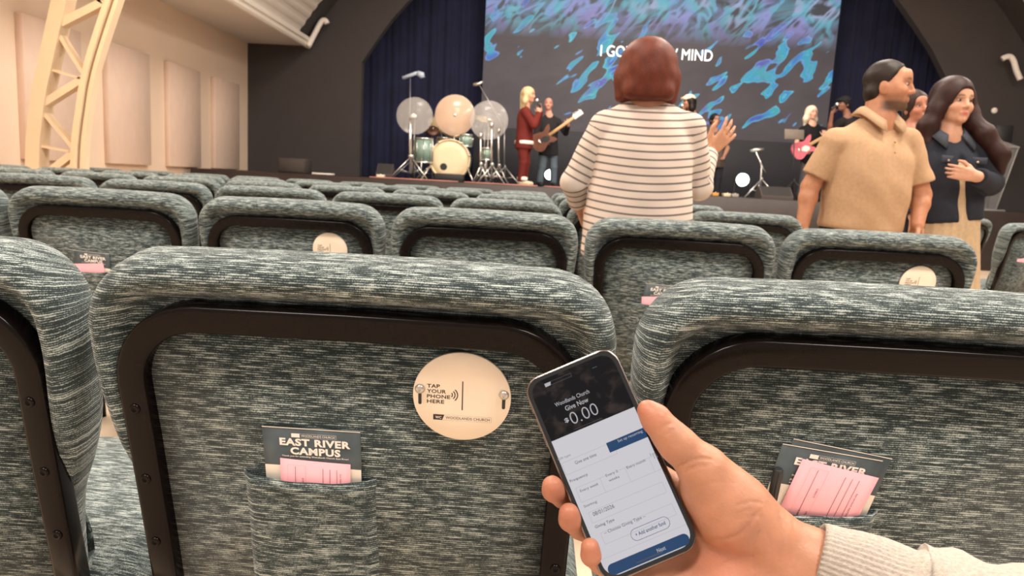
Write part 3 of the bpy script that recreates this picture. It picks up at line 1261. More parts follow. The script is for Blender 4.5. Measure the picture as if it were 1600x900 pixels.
def make_chair(label, x, y, rz=0.0, detail=2, pocket=True, pocket_dx=0.0):
    """x, y: where the top of the back stands"""
    c, s = math.cos(rz), math.sin(rz)
    o = thing('church_chair', label, 'chair', (x - TOPY * s, y + TOPY * c, 0), rz, GROUP)
    link('back_cushion', ME['cushion'], FABRIC, o)
    link('back_panel', ME['panel'], FABRIC, o)
    link('frame', ME['frame'], BLACK, o)
    link('seat', ME['seat'], FABRIC, o)
    for k in ('leg_r', 'leg_rl', 'leg_f', 'leg_fl'):
        link('leg', ME[k], BLACK, o)
    for k in ('rail', 'rail_l'):
        link('seat_rail', ME[k], BLACK, o)
    if pocket:
        pk = link('pocket', ME['pocket'], FABRIC, o)
        pk.location = (pocket_dx, 0, 0)
    if detail >= 2:
        for sx in (-1, 1):
            for wv in (0.281, 0.195, 0.112, 0.03):
                b = link('bolt', ME['bolt'], BLACK, o)
                b.location = B(sx * (FW - 0.002), wv, 0.0198)
    return o


PITCH = 0.56
ORD = ['first', 'second', 'third', 'fourth', 'fifth', 'sixth', 'seventh', 'eighth', 'ninth', 'tenth', 'eleventh', 'twelfth']
CH = {}
ROWY = {1: 0.697, 2: 2.05, 3: 3.40, 4: 4.78, 5: 6.14, 6: 7.55}
xg = P(990, 480, ROWY[1]).x          # gap right of the middle chair
for i, (k, lab) in enumerate(((-1.5, 'nearest-row teal chair cut off by the left edge of the picture'),
                              (-0.5, 'nearest-row teal chair bearing a round tap sign and a pocket brochure'),
                              (0.5, 'nearest-row teal chair with pen in its pocket, behind the hand'))):
    CH[1, i] = make_chair(lab, xg + k * PITCH, ROWY[1], 0, 2, True, -0.022 if k > 0 else 0.0)
xe = P(1540, 400, ROWY[2]).x         # aisle end of the rows
for r, cnt in ((2, 6), (3, 8), (4, 10), (5, 11), (6, 11)):
    for i in range(cnt):
        x = xe - (i + 0.5) * PITCH
        lab = 'teal chair in the %s row ahead, %s from the aisle' % (ORD[r - 1], ORD[i])
        if (r, i) == (2, 0):
            lab = 'aisle-end teal chair in the second row ahead with a round sign'
        if (r, i) == (2, 3):
            lab = 'teal chair with a round sign in the second row, fourth from the aisle'
        CH[r, i] = make_chair(lab, x, ROWY[r], 0, 2 if r == 2 else 1, r <= 3)
# angled chairs across the aisle
for i, (x, Y, lab) in enumerate(((3.19, 4.70, 'angled teal chair across the aisle with a pink card, at the right edge'),
                                 (3.42, 5.85, 'angled teal chair across the aisle just behind the beige skirt'),
                                 (3.20, 3.86, 'angled teal chair across the aisle showing only its seat'))):
    CH[7, i] = make_chair(lab, x, Y, math.radians(22), 1, True)
add_sign(CH[1, 1], True)
add_sign(CH[2, 3], False)
add_sign(CH[2, 0], False)

# ------------------------------------------------------------------ papers in the pockets
M_slate = mat('slate_print', (0.052, 0.068, 0.076), 0.45, 0, 0.4, 22)
M_paper = mat('white_paper', (0.86, 0.80, 0.72), 0.6, 0, 0.02, 20)
M_pink = mat('pink_paper', (0.90, 0.42, 0.47), 0.7, 0, 0.03, 30)
M_wtext = mat('white_print', (0.88, 0.86, 0.82), 0.6)


def card_frame(ch, u, w_, n_, rot):
    """matrix of a card standing in a pocket: origin at its bottom middle"""
    bx = ch.matrix_basis
    M = plane_mat(B(u, w_, n_), (math.cos(rot), 0, 0) + Vector((0, 0, 0)) if False else Vector((math.cos(rot), 0, 0)) + WB * math.sin(rot), WB * math.cos(rot) - Vector((math.sin(rot), 0, 0)))
    return bx @ M


def curl_card(W, H, t, bend, nx_=8):
    V, Fc = [], []
    for layer in (0, 1):
        for j in range(3):
            for i in range(nx_ + 1):
                a = i / nx_
                V.append(Vector(((a - 0.5) * W, H * j / 2, bend * (1 - (2 * a - 1) ** 2) - layer * t)))
    s = 3 * (nx_ + 1)
    for j in range(2):
        for i in range(nx_):
            a = j * (nx_ + 1) + i
            Fc.append((a, a + 1, a + nx_ + 2, a + nx_ + 1))
            Fc.append((s + a + nx_ + 1, s + a + nx_ + 2, s + a + 1, s + a))
    ring = list(range(nx_ + 1)) + [nx_ + (nx_ + 1)] + [2 * (nx_ + 1) + i for i in range(nx_, -1, -1)] + [nx_ + 1]
    for a, b in zip(ring, ring[1:] + ring[:1]):
        Fc.append((b, a, s + a, s + b))
    return fixn(mesh(V, Fc))


def brochure(ch, label, u=-0.044, w_=0.126, rot=0.0, n_=0.0085, text=True, H=0.137, W=0.105):
    M = card_frame(ch, u, w_, n_, rot)
    o = thing('brochure', label, 'brochure', (0, 0, 0), 0, 'slate brochures in the pockets')
    o.matrix_world = M
    link('sheet', curl_card(W, H, 0.0010, 0.0), M_slate, o)
    I = Matrix.Identity(4)
    I.translation = Vector((0, 0, 0.00025))
    I2 = I.copy(); I2.translation = Vector((0, 0, 0.0004))
    link('white_band', rect_me(I, -W / 2 + 0.0003, W / 2 - 0.0003, 0.0003, H - 0.047), M_paper, o)
    link('top_edge', rect_me(I, -W / 2, W / 2, H - 0.0009, H), M_paper, o)
    if text:
        def T(x, y, s, w__, h__, b=0.0, al='C'):
            Mt = I2.copy(); Mt.translation = Vector((x, y, 0.0005))
            link('lettering', text_me(s, Mt, w__, h__, b, al), M_wtext, o)
        T(0.0035, H - 0.0172, 'EAST RIVER', 0.076, 0.0092, 0.045)
        T(0.0035, H - 0.0280, 'CAMPUS', 0.054, 0.0092, 0.045)
        T(-0.033, H - 0.0362, 'Thank you for attending Woodlands Church East River!', 0.072, 0.0026, 0.012, 'L')
        if rot:
            T(-0.033, H - 0.0415, 'Please take a card and', 0.034, 0.0026, 0.012, 'L')
            T(-0.033, H - 0.0450, 'stay connected', 0.022, 0.0026, 0.012, 'L')
        link('logo_frame', outline_me(I2, -0.0215, 0.0265, H - 0.0115, H - 0.0065, 0.0002, 0.0005), M_wtext, o)
        link('logo_block', rect_me(I2, -0.0215, -0.0125, H - 0.0115, H - 0.0065), M_wtext, o)
        T(0.007, H - 0.009, 'WOODLANDS CHURCH', 0.036, 0.0026, 0.0)
    return o


def pink_card(ch, label, u, w_, rot, n_=0.0105, W=0.076, H=0.105, lines=True):
    M = card_frame(ch, u, w_, n_, rot)
    o = thing('pink_card', label, 'card', (0, 0, 0), 0, 'pink cards in the pockets')
    o.matrix_world = M
    link('sheet', curl_card(W, H, 0.0004, 0.0006), M_pink, o)
    if lines:
        I = Matrix.Identity(4); I.translation = Vector((0, 0, 0.0010))
        for k, x in enumerate((0.0085, 0.0160, 0.0235, -0.0215)):
            link('ruled_line', rect_me(I, x - 0.00022, x + 0.00022, H * 0.18, H - 0.008), M_ink, o)
        link('form_box', outline_me(I, -0.030, -0.0105, H * 0.16, H - 0.0065, 0.0002, 0.00025), mat('rose_ink', (0.62, 0.28, 0.30), 0.7), o)
        for x, y, s, w__ in ((-0.0205, H * 0.36, 'AMOUNT $', 0.013), (-0.0125, H * 0.38, 'O CASH', 0.011), (-0.0125, H * 0.64, 'O CHECK', 0.012), (0.0290, H * 0.44, 'for tax deductible purposes only', 0.040)):
            Mt = plane_mat((x, y, 0.0011), (0, 1, 0), (-1, 0, 0))
            link('lettering', text_me(s, Mt, w__, None, 0.0, 'L'), M_ink, o)
    return o


brochure(CH[1, 1], 'slate brochure standing straight in the pocket left of the tap sign')
pink_card(CH[1, 1], 'pink form in front of the straight brochure left of the tap sign', -0.044, 0.131, math.radians(-2), H=0.0935)
brochure(CH[1, 2], 'slate brochure behind the tilted one, its corner sticking out', -0.072, 0.144, math.radians(-9), 0.0075, True, 0.137)
brochure(CH[1, 2], 'tilted slate brochure next to the pen in the right-hand pocket', -0.078, 0.140, math.radians(-7), 0.0100)
pink_card(CH[1, 2], 'pink form leaning in the pocket beside the pen', -0.074, 0.148, math.radians(-12), 0.0125, H=0.113, W=0.083)
for (r, i, lab) in ((2, 4, 'the gap left of the tap sign chair'), (2, 1, 'the gap above the phone')):
    brochure(CH[r, i], 'brochure seen through %s' % lab, -0.044, 0.126, math.radians(-3))
    pink_card(CH[r, i], 'pink card seen through %s' % lab, -0.044, 0.132, math.radians(4), H=0.095, W=0.09, lines=False)
pink_card(CH[3, 3], 'pink card glimpsed between two second-row chair backs', -0.04, 0.105, 0.0, H=0.10, lines=False)
pink_card(CH[7, 0], 'pink card in the angled chair at the right edge', -0.06, 0.125, 0.1, H=0.10, lines=False)

# pen
pc = CH[1, 2].matrix_basis
pen = thing('pen', 'black pen with a silver ring clipped upright in the right-hand pocket', 'pen')
pen.matrix_world = pc @ plane_mat(B(-0.114, 0.150, 0.0135), (1, 0, 0), WB)
yax = Matrix.Rotation(-PI / 2, 4, 'X')
link('barrel', lathe([(0.0020, 0.0), (0.0046, 0.02), (0.0046, 0.062)], 16, yax), DARKPLASTIC, pen)
link('ring', lathe([(0.0049, 0.062), (0.0049, 0.067)], 16, yax), CHROME, pen)
link('cap', lathe([(0.0050, 0.067), (0.0052, 0.100), (0.0046, 0.1035), (0.0036, 0.1045), (0.0012, 0.1035)], 16, yax), DARKPLASTIC, pen)
link('clip', box_me(-0.0012, 0.0012, 0.072, 0.101, 0.0048, 0.0062, 0.0004, 1), DARKPLASTIC, pen)

# ------------------------------------------------------------------ phone in the hand
TL, TR_, BR, BL = PD(798, 606, 0.535), PD(940, 546, 0.535), PD(1116, 845, 0.500), PD(963, 909, 0.500)
pc_ = (TL + TR_ + BR + BL) / 4
px_ = ((TR_ - TL) + (BR - BL)).normalized()
py_ = ((TL - BL) + (TR_ - BR))
PM = plane_mat(pc_, px_, py_)           # x right, y up, z towards the viewer; z = 0 is the glass
PHW = ((TR_ - TL).length + (BR - BL).length) / 4
PHH = ((TL - BL).length + (TR_ - BR).length) / 4
PMI = PM.inverted()


def phl(u, v):
    """pixel -> point on the glass, in the phone's own axes"""
    d = C2W @ cdir(u, v)
    nrm = PM.to_3x3() @ Vector((0, 0, 1))
    t = (pc_ - EYE).dot(nrm) / d.dot(nrm)
    q = PMI @ (EYE + d * t)
    return q.x, q.y


ph = thing('smartphone', 'smartphone with a giving form on its screen, held in a hand', 'phone')
ph.matrix_world = PM
RC_ = 0.0125


def ringpts(hw, hh, r, n=8):
    out = []
    for sx, sy, a0 in ((1, -1, -90), (1, 1, 0), (-1, 1, 90), (-1, -1, 180)):
        for k in range(n + 1):
            a = math.radians(a0 + 90 * k / n)
            out.append((sx * (hw - r) + r * math.cos(a), sy * (hh - r) + r * math.sin(a)))
    return out


def slab(prof, r0):
    """stack of rounded rectangles: (inset, z)"""
    V, Fc = [], []
    for d, z in prof:
        for x, y in ringpts(PHW - d, PHH - d, r0 - d):
            V.append((x, y, z))
    m = len(V) // len(prof)
    for i in range(len(prof) - 1):
        for k in range(m):
            Fc.append((i * m + k, i * m + (k + 1) % m, (i + 1) * m + (k + 1) % m, (i + 1) * m + k))
    Fc.append(tuple(range(m - 1, -1, -1)))
    Fc.append(tuple((len(prof) - 1) * m + k for k in range(m)))
    return mesh(V, Fc)


M_pframe = mat('phone_steel', (0.24, 0.21, 0.20), 0.26, 1.0, 0.03, 40)
link('body', slab([(0.0012, -0.0085), (0.0003, -0.0077), (0.0, -0.0065), (0.0, -0.0018), (0.0004, -0.0007), (0.0010, -0.0003)], RC_), M_pframe, ph)
link('bezel', slab([(0.0009, -0.0008), (0.0011, -0.0002), (0.0016, 0.0)], RC_), mat('bezel_black', (0.006, 0.006, 0.007), 0.08, coat=0.3), ph)


def scr(name, rgb, e=1.0, rough=0.25):
    m, t, b = nt(name)
    b.inputs['Base Color'].default_value = (0.01, 0.01, 0.01, 1)
    b.inputs['Emission Color'].default_value = list(rgb) + [1]
    b.inputs['Emission Strength'].default_value = e
    b.inputs['Roughness'].default_value = rough
    b.inputs['Specular IOR Level'].default_value = 0.1
    return m


S_white = scr('screen_white', (0.58, 0.565, 0.60))
S_line = scr('screen_line', (0.40, 0.395, 0.43))
S_text = scr('screen_text', (0.07, 0.07, 0.09))
S_grey = scr('screen_grey_text', (0.20, 0.20, 0.22))
S_blue = scr('screen_blue', (0.010, 0.050, 0.135))
S_btext = scr('screen_blue_text', (0.018, 0.055, 0.17))
S_wtext = scr('screen_white_text', (0.42, 0.42, 0.44))
S_dim = scr('screen_dim_line', (0.10, 0.10, 0.10))


def header_mat():
    m, t, b = nt('screen_header')
    N, L = t.nodes, t.links
    tc = N.new('ShaderNodeTexCoord')
    mp = N.new('ShaderNodeMapping'); mp.inputs['Scale'].default_value = (75, 95, 1)
    L.new(tc.outputs['Object'], mp.inputs[0])
    no = N.new('ShaderNodeTexNoise'); no.inputs['Scale'].default_value = 1; no.inputs['Detail'].default_value = 4; no.inputs['Distortion'].default_value = 0.6
    L.new(mp.outputs[0], no.inputs['Vector'])
    rp = N.new('ShaderNodeValToRGB')
    e = rp.color_ramp.elements
    e[0].position = 0.5; e[0].color = (0.0035, 0.0035, 0.005, 1)
    e[1].position = 0.78; e[1].color = (0.05, 0.035, 0.028, 1)
    L.new(no.outputs['Fac'], rp.inputs['Fac'])
    L.new(rp.outputs['Color'], b.inputs['Emission Color'])
    b.inputs['Emission Strength'].default_value = 1.0
    b.inputs['Base Color'].default_value = (0.004, 0.004, 0.005, 1)
    b.inputs['Roughness'].default_value = 0.3
    b.inputs['Specular IOR Level'].default_value = 0.08
    return m


SW, SH = PHW - 0.0040, PHH - 0.0042
ysplit = phl(940, 693)[1] - 0.0
I1 = Matrix.Identity(4)


def lift(z):
    M = Matrix.Identity(4)
    M.translation = Vector((0, 0, z))
    return M


# whole lit display, then the dark banner on top of it
disp = link('display', rect_me(lift(0.00012), -SW, SW, -SH, SH, 0.0098, 8), S_white, ph)
ys = phl(945, 655)[1]
pts = [(SW, ys), (-SW, ys)]
top_pts = [(x, y) for x, y in ringpts(SW, SH, 0.0098)][9:27]
V = [(x, y, 0.00020) for x, y in top_pts] + [(-SW, ys, 0.00020), (SW, ys, 0.00020)]
link('banner', mesh(V, [tuple(range(len(V)))], False), header_mat(), disp)


def pt(s, u0, v0, u1, v1, m, h, bold=0.0, z=0.00032, al='L'):
    """text whose baseline runs between two pixels"""
    x0, y0 = phl(u0, v0); x1, y1 = phl(u1, v1)
    M = lift(z)
    M.translation = Vector((x0, (y0 + y1) / 2, z))
    link('lettering', text_me(s, M, math.hypot(x1 - x0, y1 - y0), h, bold, 'L'), m, disp)


def pbox(u0, v0, u1, v1, m, name, fill=False, r=0.0006, wd=0.00022, z=0.00026):
    """box from its top left to its bottom right pixel"""
    x0, y0 = phl(u0, v0); x1, y1 = phl(u1, v1)
    x0, x1 = max(min(x0, x1), -SW), min(max(x0, x1), SW)
    y0, y1 = min(y0, y1), max(y0, y1)
    if fill:
        link(name, rect_me(lift(z), x0, x1, y0, y1, r), m, disp)
    else:
        link(name, outline_me(lift(z), x0, x1, y0, y1, r, wd), m, disp)


pt('Woodlands Church', 869, 637, 921, 613, S_wtext, 0.0030, 0.004)
pt('Give Now', 885, 643, 920, 627, S_wtext, 0.0036, 0.012)
pt('$', 884, 662, 890, 659, S_wtext, 0.0036, 0.02)
pt('0.00', 895, 664, 937, 646, S_wtext, 0.0088, -0.014)
ux_, uy_ = phl(919, 662)
link('underline', rect_me(lift(0.00028), ux_ - 0.011, ux_ + 0.011, uy_ - 0.0002, uy_), S_dim, disp)
lx_, ly_ = phl(872, 594)
link('logo_block', mesh([(lx_ - 0.0105, ly_ - 0.0013, 0.0003), (lx_ - 0.0065, ly_ - 0.0013, 0.0003), (lx_ - 0.0055, ly_ + 0.0013, 0.0003), (lx_ - 0.0105, ly_ + 0.0013, 0.0003)], [(0, 1, 2, 3)], False), S_wtext, disp)
link('logo_frame', outline_me(lift(0.00028), lx_ - 0.0062, lx_ + 0.0105, ly_ - 0.0013, ly_ + 0.0013, 0.0002, 0.0002), S_dim, disp)
pbox(926, 576, 932, 572, S_dim, 'status_icon', False, 0.0006, 0.0002)
# form
pt('Gift type', 873, 722, 892, 712, S_grey, 0.0022)
pbox(877, 724, 965, 709, S_line, 'choice_box')
pt('Give one time', 900, 727, 932, 711, S_text, 0.0024)
x0, y0 = phl(947, 693); x1, y1 = phl(953, 707)
link('choice_button', rect_me(lift(0.00028), x0, SW, min(y1, y0) - 0.0002, max(y0, y1) + 0.0002, 0.0002), S_blue, disp)
pt('Set up recurring', 967, 694, 1004, 675, S_wtext, 0.0025, 0.01, 0.0004)
pt('Frequency', 892, 756, 919, 743, S_text, 0.0024, 0.008)
a = phl(899, 763); b_ = phl(1035, 702); c = phl(910, 785)
y_t, y_b = a[1], c[1]
xs = [phl(899, 763)[0], phl(936, 745)[0], phl(975, 728)[0], phl(1012, 712)[0], SW]
link('frequency_box', outline_me(lift(0.00026), xs[0], xs[4], y_b, y_t, 0.0005, 0.00022), S_line, disp)
for x in xs[1:4]:
    link('divider', rect_me(lift(0.00026), x, x + 0.00022, y_b, y_t), S_line, disp)
pt('Every week', 908, 771, 936, 758, S_text, 0.0024)
pt('Every 2', 948, 747, 966, 738, S_text, 0.0023)
pt('weeks', 952, 753, 968, 746, S_text, 0.0018)
pt('Every month', 981, 735, 1009, 721, S_text, 0.0024)
pt('1st', 1017, 713, 1025, 709, S_grey, 0.0020)
pt('15', 1023, 717, 1028, 714, S_grey, 0.0020)
pt('Starting', 914, 796, 933, 785, S_text, 0.0023)
a = phl(919, 801); b_ = phl(1048, 745)
link('date_box', outline_me(lift(0.00026), a[0], SW - 0.0035, a[1] - 0.0078, a[1], 0.0005, 0.00022), S_line, disp)
pt('08/01/2026', 928, 808, 960, 792, S_text, 0.0028)
pt('Giving Type', 932, 829, 960, 813, S_text, 0.0026, 0.008)
a = phl(938, 833)
link('type_box', outline_me(lift(0.00026), a[0], SW - 0.0035, a[1] - 0.0082, a[1], 0.0005, 0.00022), S_line, disp)
pt('-- Choose Giving Type --', 946, 838, 1009, 808, S_text, 0.0028)
a = phl(1016, 826)
link('fund_button', outline_me(lift(0.00028), a[0] - 0.0145, a[0] + 0.0145, a[1] - 0.0042, a[1] + 0.0042, 0.0041, 0.0003), S_btext, disp)
Mt = lift(0.0003); Mt.translation = Vector((a[0], a[1], 0.0003))
link('lettering', text_me('+ Add another fund', Mt, 0.0225, 0.0027, 0.012, 'C'), S_btext, disp)
a = phl(1033, 858)
link('next_button', rect_me(lift(0.00028), -SW + 0.0022, SW - 0.0022, a[1] - 0.0039, a[1] + 0.0039, 0.0038), S_blue, disp)
Mt = lift(0.0004); Mt.translation = Vector((a[0], a[1], 0.0004))
link('lettering', text_me('Next', Mt, 0.0062, 0.0027, 0.012, 'C'), S_wtext, disp)
a2 = phl(1040, 868)
link('home_bar', rect_me(lift(0.0004), -0.010, 0.010, -SH + 0.0022, -SH + 0.0030, 0.0004), S_text, disp)
link('rule', rect_me(lift(0.00026), -SW, SW, a[1] + 0.0085, a[1] + 0.0087), S_line, disp)
for y0 in (0.026, 0.038, 0.052):
    link('side_button', box_me(-PHW - 0.0006, -PHW + 0.0004, y0, y0 + 0.009, -0.0052, -0.0034, 0.0003, 1), M_pframe, ph)

# ------------------------------------------------------------------ the hand holding it
H = PD
hp = thing('person', 'hand and forearm in a heather grey sleeve holding up a smartphone', 'person', PD(1250, 880, 0.5))


def phone_depth(u, v, back=0.0):
    d = C2W @ cdir(u, v)
    nrm = PM.to_3x3() @ Vector((0, 0, 1))
    t = (pc_ - nrm * back - EYE).dot(nrm) / d.dot(nrm)
    return t                              # cdir has unit depth


hs = Sdf()
DB = 0.0088
KP = 0.011
# palm behind the phone
W0 = H(1262, 889, 0.505)
mcp = [H(1018, 742, phone_depth(1018, 742, DB) + 0.0150), H(985, 795, phone_depth(985, 795, DB) + 0.0150),
       H(985, 850, phone_depth(985, 850, DB) + 0.0145), H(1000, 905, phone_depth(1000, 905, DB) + 0.0140)]
mid = [H(1118, 818, 0.532), H(1115, 857, 0.531), H(1110, 895, 0.530), H(1105, 935, 0.528)]
for i in range(4):
    hs.chain([W0 + (mid[i] - mid[1]) * 0.2, mid[i], mcp[i]], [0.020, 0.0175, 0.0115], KP)
# thumb ball and thumb
cmc = H(1190, 836, 0.505)
tm = H(1098, 732, 0.503); ti = H(1043, 677, 0.503); tt = H(1012, 641, 0.506)
hs.chain([H(1262, 880, 0.502), cmc, H(1143, 795, 0.507), H(1113, 758, 0.506), tm], [0.0205, 0.0215, 0.0250, 0.0190, 0.0155], KP)
hs.chain([tm, ti], [0.0155, 0.0110], 0.006)
hs.chain([ti, H(1024, 654, 0.5045), tt], [0.0110, 0.0100, 0.0075], 0.004)
hs.ell(H(1058, 695, 0.502), (0.0122, 0.0122, 0.0122), None, 0.006)
# web between thumb and palm, heel of the hand
hs.chain([H(1100, 765, 0.515), H(1088, 790, 0.524)], [0.013, 0.011], KP)
hs.chain([H(1225, 905, 0.503), H(1150, 925, 0.508), H(1050, 945, 0.515)], [0.023, 0.025, 0.019], 0.015)
hs.ell(H(1140, 872, 0.520), (0.024, 0.024, 0.018), None, 0.012)
# wrist and forearm
fore = [H(1262, 888, 0.503), H(1340, 914, 0.492), H(1460, 957, 0.470), H(1640, 1020, 0.435), H(1900, 1110, 0.385), H(2150, 1200, 0.34)]
hs.chain(fore, [0.0245, 0.0245, 0.028, 0.035, 0.041, 0.043], KP)
# fingers
fk = 0.0022


def fing(pts, rr):
    hs.chain([H(u, v, phone_depth(u, v, DB) + dz if mode else phone_depth(u, v) + dz) for u, v, dz, mode in pts], rr, fk)


fing([(1018, 742, .0150, 1), (940, 712, .0125, 1), (905, 694, .0115, 1)], [0.0110, 0.0100, 0.0082])
fing([(985, 795, .0150, 1), (920, 786, .0140, 1), (880, 776, .0110, 1)], [0.0108, 0.0095, 0.0085])
fing([(880, 776, .0100, 1), (865, 766, .0040, 0), (863, 759, -.0005, 0)], [0.0085, 0.0083, 0.0074])
fing([(985, 850, .0145, 1), (940, 838, .0140, 1), (906, 824, .0110, 1)], [0.0105, 0.0095, 0.0086])
fing([(906, 824, .0100, 1), (891, 812, .0035, 0), (889, 802, -.0010, 0)], [0.0086, 0.0082, 0.0074])
fing([(1000, 905, .0140, 1), (965, 893, .0125, 1), (938, 880, .0100, 1)], [0.0095, 0.0086, 0.0078])
fing([(938, 880, .0090, 1), (924, 868, .0030, 0), (922, 855, -.0005, 0)], [0.0078, 0.0074, 0.0066])
# creases
for a in ([(1108, 842, .487), (1135, 838, .4835), (1165, 822, .481), (1185, 805, .482)], [(1063, 727, .488), (1080, 720, .4865), (1108, 716, .488)],
          [(1180, 800, .4815), (1188, 822, .478), (1186, 850, .478)], [(1028, 655, .492), (1040, 676, .4905)],
          [(1212, 800, .480), (1222, 840, .4775), (1222, 890, .477)]):
    pass
HV, HQ = hs.build(0.0016, None, 2)
# carve fine creases straight into the surface
def crease(V, pix, width, depth):
    """push vertices along polyline (seen from the camera) away from the viewer"""
    R = np.array(C2W.transposed())
    q = (V - np.array(EYE)) @ R.T
    u = 800 + F * q[:, 0] / -q[:, 2]; v = 450 - F * q[:, 1] / -q[:, 2]
    best = np.full(len(V), 1e9)
    for (a0, b0), (a1, b1) in zip(pix, pix[1:]):
        d = np.array((a1 - a0, b1 - b0), float); L2 = d @ d
        h = np.clip(((u - a0) * d[0] + (v - b0) * d[1]) / L2, 0, 1)
        best = np.minimum(best, np.hypot(u - a0 - h * d[0], v - b0 - h * d[1]))
    return np.exp(-(best / width) ** 2) * depth, u, v


away = np.array((C2W @ Vector((0, 0, -1))))
for pix, wd_, dp_ in (([(1104, 842), (1128, 843), (1152, 836), (1172, 818), (1184, 800)], 2.2, 0.0012),
                      ([(1061, 728), (1078, 719), (1096, 716), (1112, 718)], 2.2, 0.0011),
                      ([(1064, 742), (1085, 730), (1112, 727)], 2.0, 0.0006),
                      ([(1030, 672), (1042, 664), (1050, 662)], 1.8, 0.0007), ([(1036, 682), (1052, 671)], 1.8, 0.0006),
                      ([(1188, 798), (1192, 822), (1180, 850), (1178, 890)], 2.6, 0.0009),
                      ([(1218, 800), (1226, 835), (1220, 880)], 2.4, 0.0007), ([(1150, 790), (1172, 784), (1190, 786)], 2.0, 0.0006),
                      ([(1152, 803), (1172, 796)], 2.0, 0.0005), ([(1150, 812), (1175, 806), (1192, 808)], 1.8, 0.0005), ([(1240, 815), (1246, 850), (1238, 890)], 3.0, 0.0006),
                      ([(1080, 768), (1100, 758), (1128, 752)], 2.2, 0.0004), ([(1118, 890), (1150, 872), (1178, 868)], 2.4, 0.0006), ([(1072, 735), (1096, 724), (1120, 722)], 1.6, 0.0004),
                      ([(1196, 830), (1205, 850), (1202, 880)], 2.0, 0.0005)):
    dd, HU, HVv = crease(HV, pix, wd_, dp_)
    HV = HV + dd[:, None] * away
dd, HU, HVv = crease(HV, [(0, 0), (1, 1)], 1, 0)
sk = np.array((0.43, 0.205, 0.122))
HC = np.tile(sk, (len(HV), 1))
tipm = np.zeros(len(HV))
for (u, v, r) in ((862, 762, 30), (888, 806, 32), (921, 860, 30), (1010, 638, 34), (1130, 900, 70)):
    tipm = np.maximum(tipm, np.exp(-((HU - u) ** 2 + (HVv - v) ** 2) / r ** 2))
HC = HC * (1 - 0.55 * tipm[:, None]) + np.array((0.44, 0.145, 0.095)) * 0.55 * tipm[:, None]
vr_ = 0.5 + 0.5 * np.sin(HU * 0.061 + 2.0 * np.sin(HVv * 0.047)) * np.sin(HVv * 0.053 + 1.3)
HC = HC * (0.93 + 0.14 * vr_[:, None]) * np.array((1.0, 1.0, 1.02))
loc = np.array(hp.location)
link('hand', np_mesh(HV - loc, HQ, HC, SKIN), None, hp)
# finger nails seen edge-on
M_nail = mat('nail', (0.78, 0.47, 0.36), 0.3)
for (u, v, dz, rx) in ((850, 765, -0.000, 0.0035), (877, 803, 0.0005, 0.0035), (910, 860, 0.0015, 0.003)):
    c = H(u, v, phone_depth(u, v) + dz)
    nrm = (C2W @ Vector((-1, 0.1, 0.35))).normalized()
    lon = (C2W @ Vector((0.15, 0.8, 0.5)))
    link('nail', lathe([(0.0042, -0.0022), (0.0040, -0.0012), (0.0030, -0.0004), (0.0012, 0.0)], 16, axis_mat(c - hp.location, nrm, lon)), M_nail, hp)
nt_ = H(1014, 628, 0.4985)
# sleeve: ribbed cuff, then loose knit
M_knit = mat('heather_knit', (0.40, 0.355, 0.31), 0.95, 0, 0.14, 420, 0.5, 900)


def sleeve(path, rad, n, ribs, inner):
    V, Fc = [], []
    pts = path
    px0 = None
    for i, p in enumerate(pts):
        d = (pts[min(i + 1, len(pts) - 1)] - pts[max(i - 1, 0)]).normalized()
        if px0 is None:
            x = frame_of(d)[0]
        else:
            x = (px0 - d * px0.dot(d)).normalized()
        px0 = x
        y = d.cross(x)
        for k in range(n):
            a = 2 * PI * k / n
            r = rad[i] + (ribs[i] * (1 if k % 4 < 2 else -1)) + 0.0022 * (1 - ribs[i] / 0.0008) * (math.sin(3 * a + i * 0.7) * 0.5 + 0.4 * math.sin(5 * a - i * 1.3) + 0.6 * math.sin(i * 1.1 + a))
            V.append(p + (x * math.cos(a) + y * math.sin(a)) * r)
    m = len(pts)
    for i in range(m - 1):
        for k in range(n):
            Fc.append((i * n + k, i * n + (k + 1) % n, (i + 1) * n + (k + 1) % n, (i + 1) * n + k))
    b = len(V)
    for k in range(n):
        a = V[k]
        V.append(a + (pts[0] - a) * (inner / rad[0]) + (pts[1] - pts[0]).normalized() * 0.004)
    for k in range(n):
        Fc.append((k, b + k, b + (k + 1) % n, (k + 1) % n))
    Fc.append(tuple((m - 1) * n + k for k in range(n)))
    return fixn(mesh(V, Fc))


spath = catmull([H(1271, 878, 0.5015), H(1330, 901, 0.493), H(1415, 935, 0.478), H(1440, 944, 0.474), H(1520, 974, 0.459), H(1640, 1018, 0.436), H(1900, 1110, 0.385), H(2180, 1206, 0.335)], 5)
sr, rb = [], []
for i in range(len(spath)):
    t = i / 5.0
    sr.append(float(np.interp(t, [0, 0.25, 1, 1.9, 2.3, 3, 4, 5, 6, 7], [0.0268, 0.0285, 0.0305, 0.0330, 0.0365, 0.038, 0.0415, 0.045, 0.052, 0.054])))
    rb.append(0.00042 if t < 2.0 else 0.0)
link('sleeve', sleeve([p - hp.location for p in spath], sr, 200, rb, 0.003), M_knit, hp)

# ------------------------------------------------------------------ people
def unit(v):
    return Vector(v).normalized()


